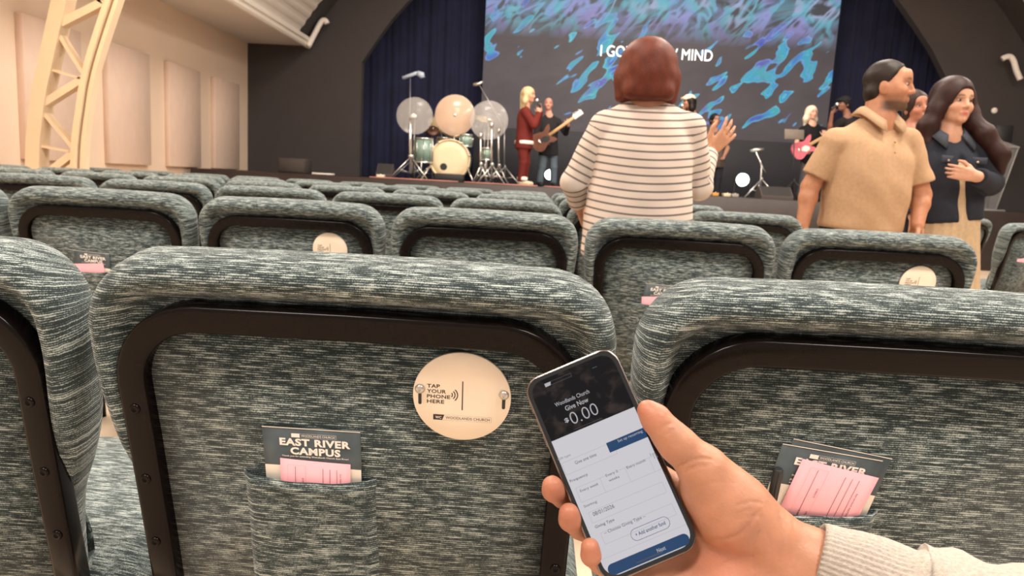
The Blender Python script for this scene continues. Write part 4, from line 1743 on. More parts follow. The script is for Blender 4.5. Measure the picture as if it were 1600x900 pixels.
def hand_prims(S, W, fd, pn, sd, s=1.0, curl=0.35, spread=0.06, k=0.004, rs=1.0):
    """palm with four fingers of different length and a thumb leaving its side"""
    fd, pn = unit(fd), unit(pn)
    pn = unit(pn - fd * pn.dot(fd))
    sd = unit(Vector(sd) - fd * Vector(sd).dot(fd) - pn * Vector(sd).dot(pn))
    offs = (0.027, 0.009, -0.009, -0.026)
    lens = (0.070, 0.078, 0.072, 0.057)
    for o_, l_ in zip(offs, lens):
        m = W + (fd * 0.082 + sd * o_) * s
        S.cap(W + sd * (o_ * 0.6 * s) + fd * 0.012 * s, m, 0.0135 * s * rs, 0.0115 * s * rs, 0.008)
        a = 0.0
        p = m
        d0 = unit(fd + sd * (o_ / 0.027 * spread))
        for q, fr in enumerate((0.45, 0.30, 0.25)):
            a += curl * (0.7, 1.0, 0.8)[q]
            d = d0 * math.cos(a) + pn * math.sin(a)
            e = p + d * (l_ * fr * s)
            S.cap(p, e, (0.0092 - 0.0008 * q) * s * rs, (0.0084 - 0.0008 * q) * s * rs, k)
            p = e
    t0 = W + (sd * 0.016 + fd * 0.018) * s
    t1 = W + (sd * 0.044 + fd * 0.048 + pn * 0.014) * s
    t2 = t1 + unit(fd * 0.75 + sd * 0.42 + pn * 0.15) * 0.032 * s
    t3 = t2 + unit(fd * 0.95 + sd * 0.15 + pn * 0.1) * 0.026 * s
    S.chain([t0, t1, t2, t3], [0.014 * s * rs, 0.0115 * s * rs, 0.0098 * s * rs, 0.0078 * s * rs], 0.006)


class Head:
    def __init__(self, c, fwd, s=1.0, pitch=0.0, roll=0.0):
        y = unit((fwd[0], fwd[1], 0)) if len(fwd) == 2 else unit(fwd)
        z = Vector((0, 0, 1))
        x = unit(y.cross(z)); z = x.cross(y)
        R = Matrix((x, y, z)).transposed()
        R = R @ Matrix.Rotation(pitch, 3, 'X') @ Matrix.Rotation(roll, 3, 'Y')
        self.R, self.c, self.s = R, Vector(c), s
        self.Rn = np.array(R)

    def w(self, x, y, z):
        return self.c + self.R @ Vector((x, y, z)) * self.s

    def loc(self, V):
        return (V - np.array(self.c)) @ self.Rn / self.s

    def r(self, *a):
        return tuple(q * self.s for q in a)


def head_prims(S, h, fat=1.0):
    s = h.s
    E = lambda c, r, k=0.012, op=1: S.ell(h.w(*c), h.r(*r), h.Rn, k * s, op)
    E((0, -0.014, 0.032), (0.074, 0.092, 0.084))
    E((0, 0.026, -0.018), (0.064 * fat, 0.064, 0.084))
    E((0, 0.030, -0.066), (0.053 * fat, 0.052, 0.042))
    E((0, 0.073, -0.086), (0.024, 0.018, 0.018))
    E((0, 0.075, 0.045), (0.048, 0.018, 0.035), 0.02)
    for q in (-1, 1):
        E((q * 0.038, 0.062, -0.024), (0.026, 0.024, 0.024), 0.015)
        E((q * 0.0745, -0.008, -0.012), (0.009, 0.020, 0.032), 0.004)
        E((q * 0.031, 0.098, 0.010), (0.017, 0.014, 0.0095), 0.010, -1)
        E((q * 0.012, 0.092, -0.026), (0.0085, 0.010, 0.0075), 0.004)
        S.cap(h.w(q * 0.012, 0.088, 0.030), h.w(q * 0.046, 0.076, 0.028), 0.008 * s, 0.007 * s, 0.008 * s)
    S.cap(h.w(0, 0.088, 0.020), h.w(0, 0.103, -0.021), 0.0075 * s, 0.0112 * s, 0.008 * s)
    S.cap(h.w(-0.019, 0.083, -0.052), h.w(0.019, 0.083, -0.052), 0.0065 * s, 0.0065 * s, 0.003 * s)
    S.cap(h.w(-0.010, 0.088, -0.051), h.w(0.010, 0.088, -0.051), 0.0065 * s, 0.0065 * s, 0.003 * s)
    S.cap(h.w(-0.013, 0.085, -0.061), h.w(0.013, 0.085, -0.061), 0.0072 * s, 0.0072 * s, 0.003 * s)


def face_cols(V, h, skin, lips=(0.45, 0.13, 0.10), brow=(0.03, 0.02, 0.015), beard=None, blush=0.25):
    q = h.loc(V)
    x, y, z = q[:, 0], q[:, 1], q[:, 2]
    C = np.tile(np.array(skin, float), (len(V), 1))

    def put(m, c, a=1.0):
        nonlocal C
        m = np.clip(m, 0, 1)[:, None] * a
        C = C * (1 - m) + np.array(c) * m
    near = (np.abs(x) < 0.11) & (y > 0.0) & (np.abs(z) < 0.14)
    e = np.exp(-(((np.abs(x) - 0.042) / 0.022) ** 2 + ((z + 0.024) / 0.02) ** 2)) * near * (y > 0.03)
    put(e, (skin[0], skin[1] * 0.78, skin[2] * 0.75), blush * 2)
    if beard is not None:
        b = np.clip((-0.030 - z) / 0.02, 0, 1) * np.clip((y + 0.02) / 0.03, 0, 1) * (z > -0.13) * (np.abs(x) < 0.09)
        mo = np.exp(-((x / 0.024) ** 2 + ((z + 0.039) / 0.006) ** 2) ** 2) * (y > 0.06)
        clean = np.exp(-(((np.abs(x) - 0.03) / 0.014) ** 2 + ((z + 0.048) / 0.014) ** 2))
        low = np.clip((-0.062 - z) / 0.012, 0, 1)
        put(np.maximum(b * (0.45 + 0.5 * low) * (1 - 0.7 * clean), mo * 0.75) * np.clip((z + 0.122) / 0.02, 0, 1), beard, 0.92)
    m = np.exp(-((x / 0.021) ** 2 + ((z + 0.0565) / 0.0095) ** 2) ** 3) * (y > 0.07)
    put(m, lips, 0.85)
    zb = 0.034 - 0.25 * np.maximum(np.abs(x) - 0.034, 0)
    m = np.exp(-(((np.abs(x) - 0.031) / 0.019) ** 4 + ((z - zb) / 0.0052) ** 2)) * (y > 0.055)
    put(m, brow, 0.9)
    m = np.exp(-(((np.abs(x) - 0.031) / 0.016) ** 4 + ((z - 0.018) / 0.003) ** 2)) * (y > 0.055)
    put(m, brow, 0.55)
    return C


def blob_me(c, r, R=None, n=12):
    V, Fc = [], []
    prof = [(math.sin(PI * i / n), -math.cos(PI * i / n)) for i in range(1, n)]
    M = Matrix.Identity(3) if R is None else R
    for a, z in prof:
        for k in range(2 * n):
            t = PI * k / n
            V.append(Vector(c) + M @ Vector((r[0] * a * math.cos(t), r[1] * a * math.sin(t), r[2] * z)))
    m = 2 * n
    for i in range(len(prof) - 1):
        for k in range(m):
            Fc.append((i * m + k, i * m + (k + 1) % m, (i + 1) * m + (k + 1) % m, (i + 1) * m + k))
    V += [Vector(c) + M @ Vector((0, 0, -r[2])), Vector(c) + M @ Vector((0, 0, r[2]))]
    for k in range(m):
        Fc.append((len(V) - 2, (k + 1) % m, k))
        Fc.append(((len(prof) - 1) * m + k, (len(prof) - 1) * m + (k + 1) % m, len(V) - 1))
    return mesh(V, Fc)


M_eyew = mat('eye_white', (0.42, 0.36, 0.32), 0.25)
M_iris = mat('eye_iris', (0.02, 0.012, 0.008), 0.15)


def folds(amp, f=1.0, seed=0.0):
    def fn(g):
        x, y, z = g[..., 0], g[..., 1], g[..., 2]
        a = np.sin(z * 34 * f + 5 * x * f + 3 * np.sin(x * 9 * f + seed)) * np.sin(x * 13 * f + 1.3 * seed + 2 * np.sin(z * 7))
        b = np.sin(x * 31 * f - z * 17 * f + seed + 2 * np.sin(z * 11 * f + y * 9))
        return amp * (0.6 * a + 0.4 * b)
    return fn


def cols(V, c):
    return np.tile(np.array(c, float), (len(V), 1))


def make_person(label, Y, j, fdir, hdir, floor, skin, top, bottom, hair_c, hs=1.0, h=0.008, sleeve=1.0, widths=None, hands=None, hairfn=None,
                skirt=False, face=None, pitch=0.0, roll=0.0, shoe=(0.03, 0.03, 0.03), armr=1.0, legsp=0.09, topfn=None, cat='person', top_name='shirt',
                top_extra=0.0, neck_cut=True, hem=0.12, foldamp=0.0022, fat=1.0, stripes=False, eyes=True, stance=0.0, hairfold=0.0016):
    J = {k: P(v[0], v[1], Y + (v[2] if len(v) > 2 else 0.0)) for k, v in j.items()}
    f = unit((fdir[0], fdir[1], 0))
    lat = f.cross(Vector((0, 0, 1)))
    hip, neck = J['hip'], J['neck']
    base = Vector((hip.x, hip.y, floor))
    root = thing('person', label, cat, base)
    rl = np.array(base)
    up = unit(neck - hip)
    L = (neck - hip).length
    x = unit(f.cross(up)); y = up.cross(x)
    R = np.array(Matrix((x, y, up)).transposed())
    W_ = widths or ((0.17, 0.12), (0.15, 0.105), (0.17, 0.115), (0.155, 0.09))

    def trunk(S, e, k, z0, z1=0.97):
        hw, wa, ch, sh = W_
        S.loft(hip, R, [(z0 * L, hw[0] + e, hw[1] + e, 0, 0), (0.0, hw[0] + e, hw[1] + e, 0, 0), (0.35 * L, wa[0] + e, wa[1] + e, 0, 0.0),
                        (0.66 * L, ch[0] + e, ch[1] + e, 0, 0), (0.83 * L, sh[0] + e, sh[1] + e, 0, -0.005), (z1 * L, 0.07 + e, 0.06 + e, 0, -0.01)], k, 1, 2.3, 0.02)
    sA, sB = J['sL'], J['sR']
    hd = Head(J['head'], hdir, hs, pitch, roll)
    # -- body
    S = Sdf()
    trunk(S, -0.006, 0.03, -0.12 * 1.0)
    S.cap(hd.w(0, -0.02, -0.05), neck - up * 0.02, 0.052 * hs * fat, 0.060 * hs * fat, 0.03)
    S.cap(sA, sB, 0.047 * armr, 0.047 * armr, 0.03)
    for s_ in (sA, sB):
        S.cap(neck + up * 0.005, s_ * 0.75 + neck * 0.25 - up * 0.01, 0.048 * fat, 0.045, 0.03)
    head_prims(S, hd, fat)
    arms = []
    for a, b, c in (('sL', 'eL', 'wL'), ('sR', 'eR', 'wR')):
        if b in J:
            S.chain([J[a], J[b], J[c]], [0.050 * armr, 0.040 * armr, 0.028 * armr], 0.012)
            S.ell(J[a] * 0.55 + J[b] * 0.45, (0.050 * armr,) * 3, None, 0.02)
            S.ell(J[b] * 0.7 + J[c] * 0.3, (0.041 * armr,) * 3, None, 0.015)
            arms.append((J[a], J[b], J[c]))
    for hk, kw in (hands or {}).items():
        hand_prims(S, J[hk], **kw)
    legs = []
    for q in (-1, 1):
        hp_ = hip + lat * (q * 0.085) - up * 0.06
        an = base + lat * (q * legsp) + Vector((0, 0, 0.085)) + f * (q * stance)
        kn = (hp_ + an) / 2 + f * 0.03 + Vector((0, 0, 0.02))
        S.chain([hp_, kn, an], [0.078, 0.055, 0.038], 0.02)
        S.cap(an - Vector((0, 0, 0.04)), an + f * 0.13 - Vector((0, 0, 0.052)), 0.034, 0.028, 0.015)
        legs.append((hp_, kn, an))
    V, Q = S.build(h)
    link('body', np_mesh(V - rl, Q, face_cols(V, hd, skin, **(face or {})), SKIN), None, root)
    if eyes:
        for q in (-1, 1):
            e = hd.w(q * 0.031, 0.0755, 0.0095)
            eo = link('eye', blob_me(e - base, hd.r(0.0135, 0.0110, 0.0062), hd.R), M_eyew, root)
            link('iris', blob_me(hd.w(q * 0.031, 0.0848, 0.0095) - base, hd.r(0.0068, 0.0030, 0.0062), hd.R), M_iris, eo)
    # -- top
    S = Sdf()
    e0 = 0.010 + top_extra
    trunk(S, e0, 0.02, -hem / L, 0.955)
    S.cap(sA, sB, 0.053 * armr + top_extra, 0.053 * armr + top_extra, 0.03)
    for s_ in (sA, sB):
        S.cap(neck - up * 0.004, s_ * 0.75 + neck * 0.25 - up * 0.008, 0.050 * fat + e0 * 0.4, 0.050 + e0 * 0.4, 0.03)
    for (a, b, c) in arms:
        if sleeve <= 0:
            continue
        if sleeve < 1:
            e_ = a + (b - a) * (sleeve / 0.5 if sleeve < 0.5 else 1.0) * 0.92
            S.cone(a, e_, 0.060 * armr, 0.063 * armr, 0.010)
            S.ell(a, (0.062 * armr,) * 3, None, 0.02)
        else:
            S.chain([a, b], [0.061 * armr + top_extra, 0.052 * armr + top_extra], 0.02)
            S.ell(b, (0.054 * armr + top_extra,) * 3, None, 0.01)
            S.cone(b, c + (b - c) * 0.02, 0.053 * armr + top_extra, 0.039 * armr + top_extra, 0.015)
    if neck_cut:
        S.cap(neck + up * 0.05, neck + f * 0.05 - up * 0.0, 0.075 * hs, 0.045 * hs, 0.006, -1)
    if topfn:
        topfn(S, J, f, lat, up)
    V, Q = S.build(h, folds(foldamp, 1.0, Y))
    to = link(top_name, np_mesh(V - rl, Q, cols(V, top), CLOTH), None, root)
    if stripes:
        # running length along the trunk or along each sleeve
        st_ = (V - np.array(hip)) @ np.array(up)
        q = (V - np.array(hip)) @ R
        bend = -0.10 * q[:, 0] ** 2 / 0.2
        st_ = st_ + bend
        best = np.abs(q[:, 0]) - (W_[2][0] + 0.012)
        for (a, b, c) in arms:
            A, B_, C_ = (np.array(p_) for p_ in (a, b, c))
            l1 = np.linalg.norm(B_ - A)
            out = A + (A - (np.array(sA) + np.array(sB)) / 2) * 0.0
            for P0, P1, off in ((A, B_, 0.0), (B_, C_, l1)):
                d = P1 - P0; ln = np.linalg.norm(d)
                t = np.clip(((V - P0) @ d) / (ln * ln), 0, 1)
                dist = np.linalg.norm(V - P0 - t[:, None] * d, axis=1)
                inside = (dist < 0.066 * armr + top_extra) & (((V - A) @ (B_ - A) / l1) > 0.012) & (best > -0.02)
                if off:
                    inside = (dist < 0.066 * armr) & (t > 0.0)
                st_ = np.where(inside, -(off + t * ln) + 0.35, st_)
        at = to.data.attributes.new('St', 'FLOAT', 'POINT')
        at.data.foreach_set('value', st_.astype(np.float32))
        to.data.materials.clear(); to.data.materials.append(stripes)
    # -- bottom
    S = Sdf()
    zf = base.z
    if skirt:
        hw = W_[0]
        Ls = hip.z - floor
        S.loft(Vector((hip.x, hip.y, floor)), np.array(Matrix((lat, f, Vector((0, 0, 1)))).transposed()),
               [(0.22, 0.26, 0.22, 0, 0), (Ls * 0.6, 0.21, 0.17, 0, 0), (Ls, hw[0] + 0.004, hw[1] + 0.004, 0, 0), (Ls + 0.12, W_[1][0] + 0.004, W_[1][1] + 0.004, 0, 0)], 0.02, 1, 2.0, 0.01)

        def fl_(g):
            th = np.arctan2(g[..., 1] - hip.y, g[..., 0] - hip.x)
            return 0.011 * np.sin(th * 22) * np.clip((hip.z - g[..., 2]) / 0.3, 0.3, 1)
        V, Q = S.build(h, fl_)
    else:
        trunk_e = 0.004
        S.loft(hip, R, [(-0.13, W_[0][0] * 0.97, W_[0][1] * 0.97, 0, 0), (0.02, W_[0][0] + trunk_e, W_[0][1] + trunk_e, 0, 0), (0.12, W_[1][0] + trunk_e, W_[1][1] + trunk_e, 0, 0)], 0.03, 1, 2.3, 0.015)
        for (a, b, c) in legs:
            S.chain([a, b], [0.090, 0.070], 0.025)
            S.cone(b, c - Vector((0, 0, 0.02)), 0.071, 0.058, 0.02)
        V, Q = S.build(h, folds(0.002, 0.8, Y + 2))
    link('skirt' if skirt else 'trousers', np_mesh(V - rl, Q, cols(V, bottom), CLOTH), None, root)
    for (a, b, c) in legs:
        S = Sdf()
        S.chain([c - Vector((0, 0, 0.035)), c + f * 0.14 - Vector((0, 0, 0.046))], [0.044, 0.036], 0.01)
        S.cap(c - f * 0.02 - Vector((0, 0, 0.06)), c + f * 0.15 - Vector((0, 0, 0.065)), 0.020, 0.018, 0.02)
        V, Q = S.build(0.012)
        V[:, 2] = np.maximum(V[:, 2], floor + 0.002)
        link('shoe', np_mesh(V - rl, Q, cols(V, shoe), CLOTH), None, root)
    # -- hair
    if hairfn:
        S = Sdf()
        hairfn(S, hd)
        V, Q = S.build(min(h, 0.007), folds(hairfold, 2.2 if hairfold < 0.003 else 1.1, Y), 1)
        q = hd.loc(V)
        n_ = 0.5 + 0.25 * np.sin(q[:, 0] * 140 + 40 * q[:, 1] + 3 * np.sin(q[:, 2] * 30)) + 0.25 * np.sin(q[:, 1] * 110 - q[:, 0] * 63 + 2 * np.sin(q[:, 2] * 23 + q[:, 0] * 40))
        C = np.array(hair_c, float) * (0.85 + 0.3 * n_[:, None])
        link('hair', np_mesh(V - rl, Q, C, HAIRM), None, root)
    return root, J, hd, base


HAIRM = attr_mat('hair_strands', 0.5, 0.7, 14, 0, 0.2, 0, (12, 12, 1.6), 0.75)


def stripe_mat():
    m, t, b = nt('striped_jersey')
    N, L = t.nodes, t.links
    a = N.new('ShaderNodeAttribute'); a.attribute_name = 'St'
    d = N.new('ShaderNodeMath'); d.operation = 'DIVIDE'; d.inputs[1].default_value = 0.0292
    L.new(a.outputs['Fac'], d.inputs[0])
    fr = N.new('ShaderNodeMath'); fr.operation = 'FRACT'
    L.new(d.outputs[0], fr.inputs[0])
    rp = N.new('ShaderNodeValToRGB')
    e = rp.color_ramp.elements
    cr, gr = (0.66, 0.555, 0.485, 1), (0.17, 0.14, 0.13, 1)
    e[0].position = 0.0; e[0].color = cr
    e[1].position = 1.0; e[1].color = cr
    for p_, c_ in ((0.36, cr), (0.40, gr), (0.60, gr), (0.64, cr)):
        q = e.new(p_); q.color = c_
    L.new(fr.outputs[0], rp.inputs['Fac'])
    L.new(rp.outputs['Color'], b.inputs['Base Color'])
    b.inputs['Roughness'].default_value = 0.9
    b.inputs['Specular IOR Level'].default_value = 0.1
    return m


def hair_cap(S, h, fr=0.0, t=0.010, low=-0.05):
    """skull cap of hair with the face left free"""
    s = h.s
    S.ell(h.w(0, -0.016, 0.034), h.r(0.074 + t, 0.092 + t, 0.084 + t), h.Rn, 0.01)
    S.ell(h.w(0, -0.045, low), h.r(0.070 + t * 0.6, 0.055 + t, 0.06), h.Rn, 0.02)
    S.ell(h.w(0, 0.085 + fr, -0.03), h.r(0.066, 0.085, 0.098), h.Rn, 0.012, -1)


# 1 -- woman in the striped top, seen from behind
def hair_bob(S, h):
    S.ell(h.w(0, -0.016, 0.022), h.r(0.108, 0.112, 0.104), h.Rn, 0.01)
    S.ell(h.w(0, -0.028, -0.035), h.r(0.112, 0.104, 0.092), h.Rn, 0.03)
    for q in (-1, 1):
        S.chain([h.w(q * 0.092, 0.0, -0.02), h.w(q * 0.086, -0.01, -0.112)], [0.034 * h.s, 0.030 * h.s], 0.03)
    S.cap(h.w(-0.06, -0.085, -0.085), h.w(0.06, -0.085, -0.085), 0.034 * h.s, 0.034 * h.s, 0.03)
    S.ell(h.w(0, 0.115, -0.04), h.r(0.064, 0.085, 0.11), h.Rn, 0.012, -1)
    S.loft(h.w(0, 0, -0.30), h.Rn, [(0, 0.25, 0.25, 0, 0), (0.180, 0.25, 0.25, 0, 0)], 0.02, -1)


make_person('woman with auburn bob in a striped long-sleeved top, seen from behind', 2.85,
            dict(head=(1012, 112), neck=(1011, 163), hip=(996, 352), sL=(944, 199), sR=(1078, 201), eL=(897, 284, 0.03), wL=(903, 320, 0.10), eR=(1092, 292, 0.06), wR=(1108, 238, 0.16)),
            (0.05, 1), (0.03, 1), 0.0, (0.50, 0.25, 0.15), (0.8, 0.7, 0.6), (0.02, 0.02, 0.024), (0.115, 0.027, 0.015), 1.0, 0.0065, 1.0,
            ((0.205, 0.135), (0.185, 0.125), (0.178, 0.115), (0.155, 0.085)),
            dict(wL=dict(fd=(0.35, 0.5, -0.8), pn=(0.9, -0.1, 0.2), sd=(0.1, 1, 0.3)),
                 wR=dict(fd=(0.66, 0.05, 0.75), pn=(-0.35, 0.85, 0.3), sd=(-0.7, 0.1, 0.6), curl=0.2, s=1.0, spread=0.3)),
            hair_bob, stripes=stripe_mat(), top_name='striped_shirt', neck_cut=False, hem=0.13, foldamp=0.0028, top_extra=-0.001)


# 2 -- man in the tan polo shirt
def hair_receding(S, h):
    S.ell(h.w(0, -0.016, 0.034), h.r(0.079, 0.097, 0.0885), h.Rn, 0.01)
    S.ell(h.w(0, -0.05, -0.03), h.r(0.077, 0.052, 0.055), h.Rn, 0.02)
    S.ell(h.w(0, 0.102, -0.012), h.r(0.100, 0.112, 0.112), h.Rn, 0.010, -1)
    S.ell(h.w(0.0, 0.01, -0.05), h.r(0.10, 0.045, 0.062), h.Rn, 0.008, -1)


def polo_cut(S, J, f, lat, up):
    n_ = J['neck']
    S.cap(n_ + f * 0.08 + up * 0.02, n_ + f * 0.135 - up * 0.075, 0.030, 0.010, 0.004, -1)


man, Jm, hm, bm_ = make_person('man in a tan polo shirt looking to the right', 3.75,
    dict(head=(1388, 136), neck=(1372, 190), hip=(1345, 345), sL=(1306, 222, -0.03), sR=(1418, 224, 0.03), eL=(1266, 292, 0.0), wL=(1254, 352, -0.04), eR=(1440, 305, 0.02), wR=(1433, 352, -0.06)),
    (0.38, -1), (0.86, -0.55), 0.0, (0.42, 0.19, 0.105), (0.41, 0.262, 0.155), (0.02, 0.02, 0.022), (0.020, 0.013, 0.010), 1.08, 0.0065, 0.42,
    ((0.205, 0.155), (0.212, 0.165), (0.205, 0.140), (0.180, 0.095)),
    dict(wL=dict(fd=(0.05, -0.1, -1), pn=(0.8, 0.2, 0), sd=(0.1, -1, 0)), wR=dict(fd=(-0.3, -0.1, -1), pn=(-1, -0.2, 0), sd=(0, -1, 0), curl=0.8)),
    hair_receding, face=dict(beard=(0.045, 0.028, 0.02), lips=(0.42, 0.16, 0.12)), armr=1.15, topfn=polo_cut, top_name='polo_shirt', fat=1.22, hem=0.05, foldamp=0.005, pitch=-0.03)
# collar and placket of the polo
up_ = unit(Jm['neck'] - Jm['hip']); f_ = unit((0.38, -1, 0)); l_ = f_.cross(Vector((0, 0, 1)))
nk = Jm['neck'] - f_ * 0.012


def collar(root, base, nk, f_, l_, up_, m, a0=14.0, wide=1.0, rs=1.0, drop=0.030):
    for sgn in (-1, 1):
        V, Fc = [], []
        na_ = 15
        for k in range(na_):
            a = math.radians(a0 + (180 - a0) * k / (na_ - 1))
            ca, sa = math.cos(a), math.sin(a)
            fr_ = max(0.0, ca)
            zt = 0.066 - 0.066 * fr_ ** 1.5
            for r_, z_ in ((0.076, zt - 0.030), (0.079, zt), (0.083, zt + 0.004), (0.092, zt - 0.004), (0.116 + 0.022 * fr_, zt - 0.032 * wide - drop * fr_ ** 3), (0.112 + 0.022 * fr_, zt - 0.036 * wide - drop * fr_ ** 3)):
                r_ *= rs
                V.append(nk + f_ * (r_ * ca) + l_ * (sgn * r_ * 1.06 * (sa + 0.12 * wide * fr_ ** 4 * (r_ > 0.1 * rs))) + up_ * z_ - base)
        for k in range(na_ - 1):
            for q in range(6):
                Fc.append((k * 6 + q, k * 6 + (q + 1) % 6, (k + 1) * 6 + (q + 1) % 6, (k + 1) * 6 + q))
        Fc += [tuple(range(6)), tuple((na_ - 1) * 6 + q for q in range(5, -1, -1))]
        link('collar', fixn(mesh(V, Fc)), m, root)


collar(man, bm_, nk, f_, l_, up_, mat('tan_collar', (0.43, 0.28, 0.165), 0.85, 0, 0.05, 60))
for k in range(2):
    c = nk + f_ * (0.140 + 0.008 * k) - up_ * (0.105 + 0.05 * k)
    link('button', blob_me(c - bm_, (0.006, 0.006, 0.006)), mat('tan_button', (0.36, 0.24, 0.14), 0.4), man)


# 3 -- woman in the denim jacket
def hair_long(S, h):
    s = h.s
    hair_cap(S, h, 0.014, 0.028, -0.06)
    for q in (-1, 1):
        S.chain([h.w(q * 0.080, 0.010, 0.05), h.w(q * 0.102, 0.0, -0.04), h.w(q * 0.122, -0.01, -0.12), h.w(q * 0.128, 0.0, -0.20)], [0.032 * s, 0.040 * s, 0.050 * s, 0.036 * s], 0.03)
    # thick lock blown over the shoulder
    S.chain([h.w(0.095, 0.0, -0.08), h.w(0.150, 0.03, -0.17), h.w(0.215, 0.03, -0.26), h.w(0.245, 0.02, -0.33)] if False else
            [h.w(-0.095, 0.01, -0.06), h.w(-0.140, 0.085, -0.16), h.w(-0.195, 0.125, -0.25), h.w(-0.225, 0.12, -0.345)], [0.042 * s, 0.048 * s, 0.045 * s, 0.020 * s], 0.03)


def jacket_open(S, J, f, lat, up):
    n_, hp_ = J['neck'], J['hip']
    S.cap(n_ + f * 0.125 - up * 0.02 + lat * 0.0, hp_ + f * 0.165 - up * 0.1, 0.014, 0.038, 0.006, -1)
    S.cap(n_ + f * 0.10 + up * 0.02, n_ + f * 0.16 - up * 0.09, 0.050, 0.016, 0.006, -1)


den, Jd, hdd, bd = make_person('woman with long dark hair in a denim jacket and beige skirt', 4.12,
    dict(head=(1489, 163), neck=(1479, 212), hip=(1478, 340), sL=(1444, 230, 0.0), sR=(1524, 234, 0.0), eL=(1428, 285, 0.0), wL=(1428, 338, -0.08), eR=(1548, 287, -0.06), wR=(1527, 276, -0.26)),
    (0.12, -1), (0.20, -1), 0.0, (0.52, 0.28, 0.185), (0.020, 0.022, 0.031), (0.46, 0.34, 0.215), (0.026, 0.010, 0.008), 1.04, 0.0065, 1.0,
    ((0.172, 0.130), (0.165, 0.125), (0.168, 0.125), (0.150, 0.09)),
    dict(wL=dict(fd=(0, -0.1, -1), pn=(1, 0, 0), sd=(0, -1, 0)), wR=dict(fd=(-1, 0.06, 0.16), pn=(0.1, 1, 0), sd=(0, 0.1, 1), curl=0.12)),
    hair_long, skirt=True, face=dict(lips=(0.50, 0.10, 0.09)), topfn=jacket_open, top_name='denim_jacket', top_extra=0.006, hem=0.02, foldamp=0.004, armr=1.05, pitch=0.03, hairfold=0.006, fat=1.1)
fD = unit((0.12, -1, 0)); lD = fD.cross(Vector((0, 0, 1))); uD = unit(Jd['neck'] - Jd['hip'])
# dress bodice showing in the open jacket
S = Sdf()
Ld = (Jd['neck'] - Jd['hip']).length
S.loft(Jd['hip'], np.array(Matrix((unit(fD.cross(uD)), uD.cross(unit(fD.cross(uD))), uD)).transposed()),
       [(-0.05, 0.165, 0.128, 0, 0.004), (0.3 * Ld, 0.15, 0.124, 0, 0.004), (0.62 * Ld, 0.15, 0.124, 0, 0.004), (0.72 * Ld, 0.12, 0.105, 0, 0)], 0.02, 1, 2.3, 0.02)
V, Q = S.build(0.008)
link('bodice', np_mesh(V - np.array(bd), Q, cols(V, (0.46, 0.34, 0.215)), CLOTH), None, den)
M_denim = mat('denim_flap', (0.030, 0.034, 0.050), 0.85, 0, 0.2, 120)
M_brass = mat('brass_button', (0.60, 0.45, 0.30), 0.35, 0.8)
collar(den, bd, Jd['neck'] - fD * 0.004 - uD * 0.012, fD, lD, uD, mat('denim_collar', (0.034, 0.038, 0.052), 0.85, 0, 0.2, 120), 26.0, 1.35, 1.0, 0.045)
for sgn in (-1, 1):
    # breast pocket flap with its button
    c = Jd['hip'] + uD * (0.70 * Ld) + lD * sgn * 0.085 + fD * 0.129
    M = plane_mat(c - bd, -lD * 1.0 + fD * (-0.35 * sgn), uD)
    fl2 = link('pocket_flap', box_me(-0.045, 0.045, -0.018, 0.018, -0.004, 0.004, 0.002, 1), M_denim, den)
    fl2.matrix_local = M
    link('button', blob_me((0, -0.008, 0.006), (0.0065, 0.0065, 0.004)), M_brass, fl2)

# 4 -- face between the two
make_person('smiling person with dark hair peeking out between the man and the denim jacket', 5.6,
    dict(head=(1431, 168), neck=(1425, 205), hip=(1418, 310), sL=(1395, 218), sR=(1450, 220), eL=(1388, 262), wL=(1392, 300), eR=(1456, 262), wR=(1452, 300)),
    (0.0, -1), (0.15, -1), 0.0, (0.40, 0.17, 0.11), (0.025, 0.027, 0.03), (0.03, 0.03, 0.035), (0.03, 0.016, 0.012), 1.0, 0.009, 1.0,
    None, dict(wL=dict(fd=(0, 0, -1), pn=(1, 0, 0), sd=(0, -1, 0)), wR=dict(fd=(0, 0, -1), pn=(-1, 0, 0), sd=(0, -1, 0))),
    lambda S, h: hair_cap(S, h, 0.004, 0.016, -0.06), roll=0.25, face=dict(lips=(0.55, 0.35, 0.30)))


# ------------------------------------------------------------------ the band on the stage
def hair_flow(S, h):
    hair_cap(S, h, 0.006, 0.020, -0.06)
    for q in (-1, 1):
        S.chain([h.w(q * 0.082, -0.01, 0.02), h.w(q * 0.09, -0.02, -0.10), h.w(q * 0.075, -0.05, -0.21)], [0.034, 0.042, 0.022], 0.04)
    S.chain([h.w(0, -0.09, 0.0), h.w(0, -0.10, -0.22)], [0.05, 0.035], 0.04)


def hair_short(S, h):
    hair_cap(S, h, 0.0, 0.012, -0.03)


def hat(S, h):
    S.ell(h.w(0, -0.012, 0.060), h.r(0.093, 0.108, 0.078), h.Rn, 0.01)
    S.cap(h.w(-0.04, 0.11, 0.055), h.w(0.04, 0.11, 0.055), 0.022, 0.022, 0.04)


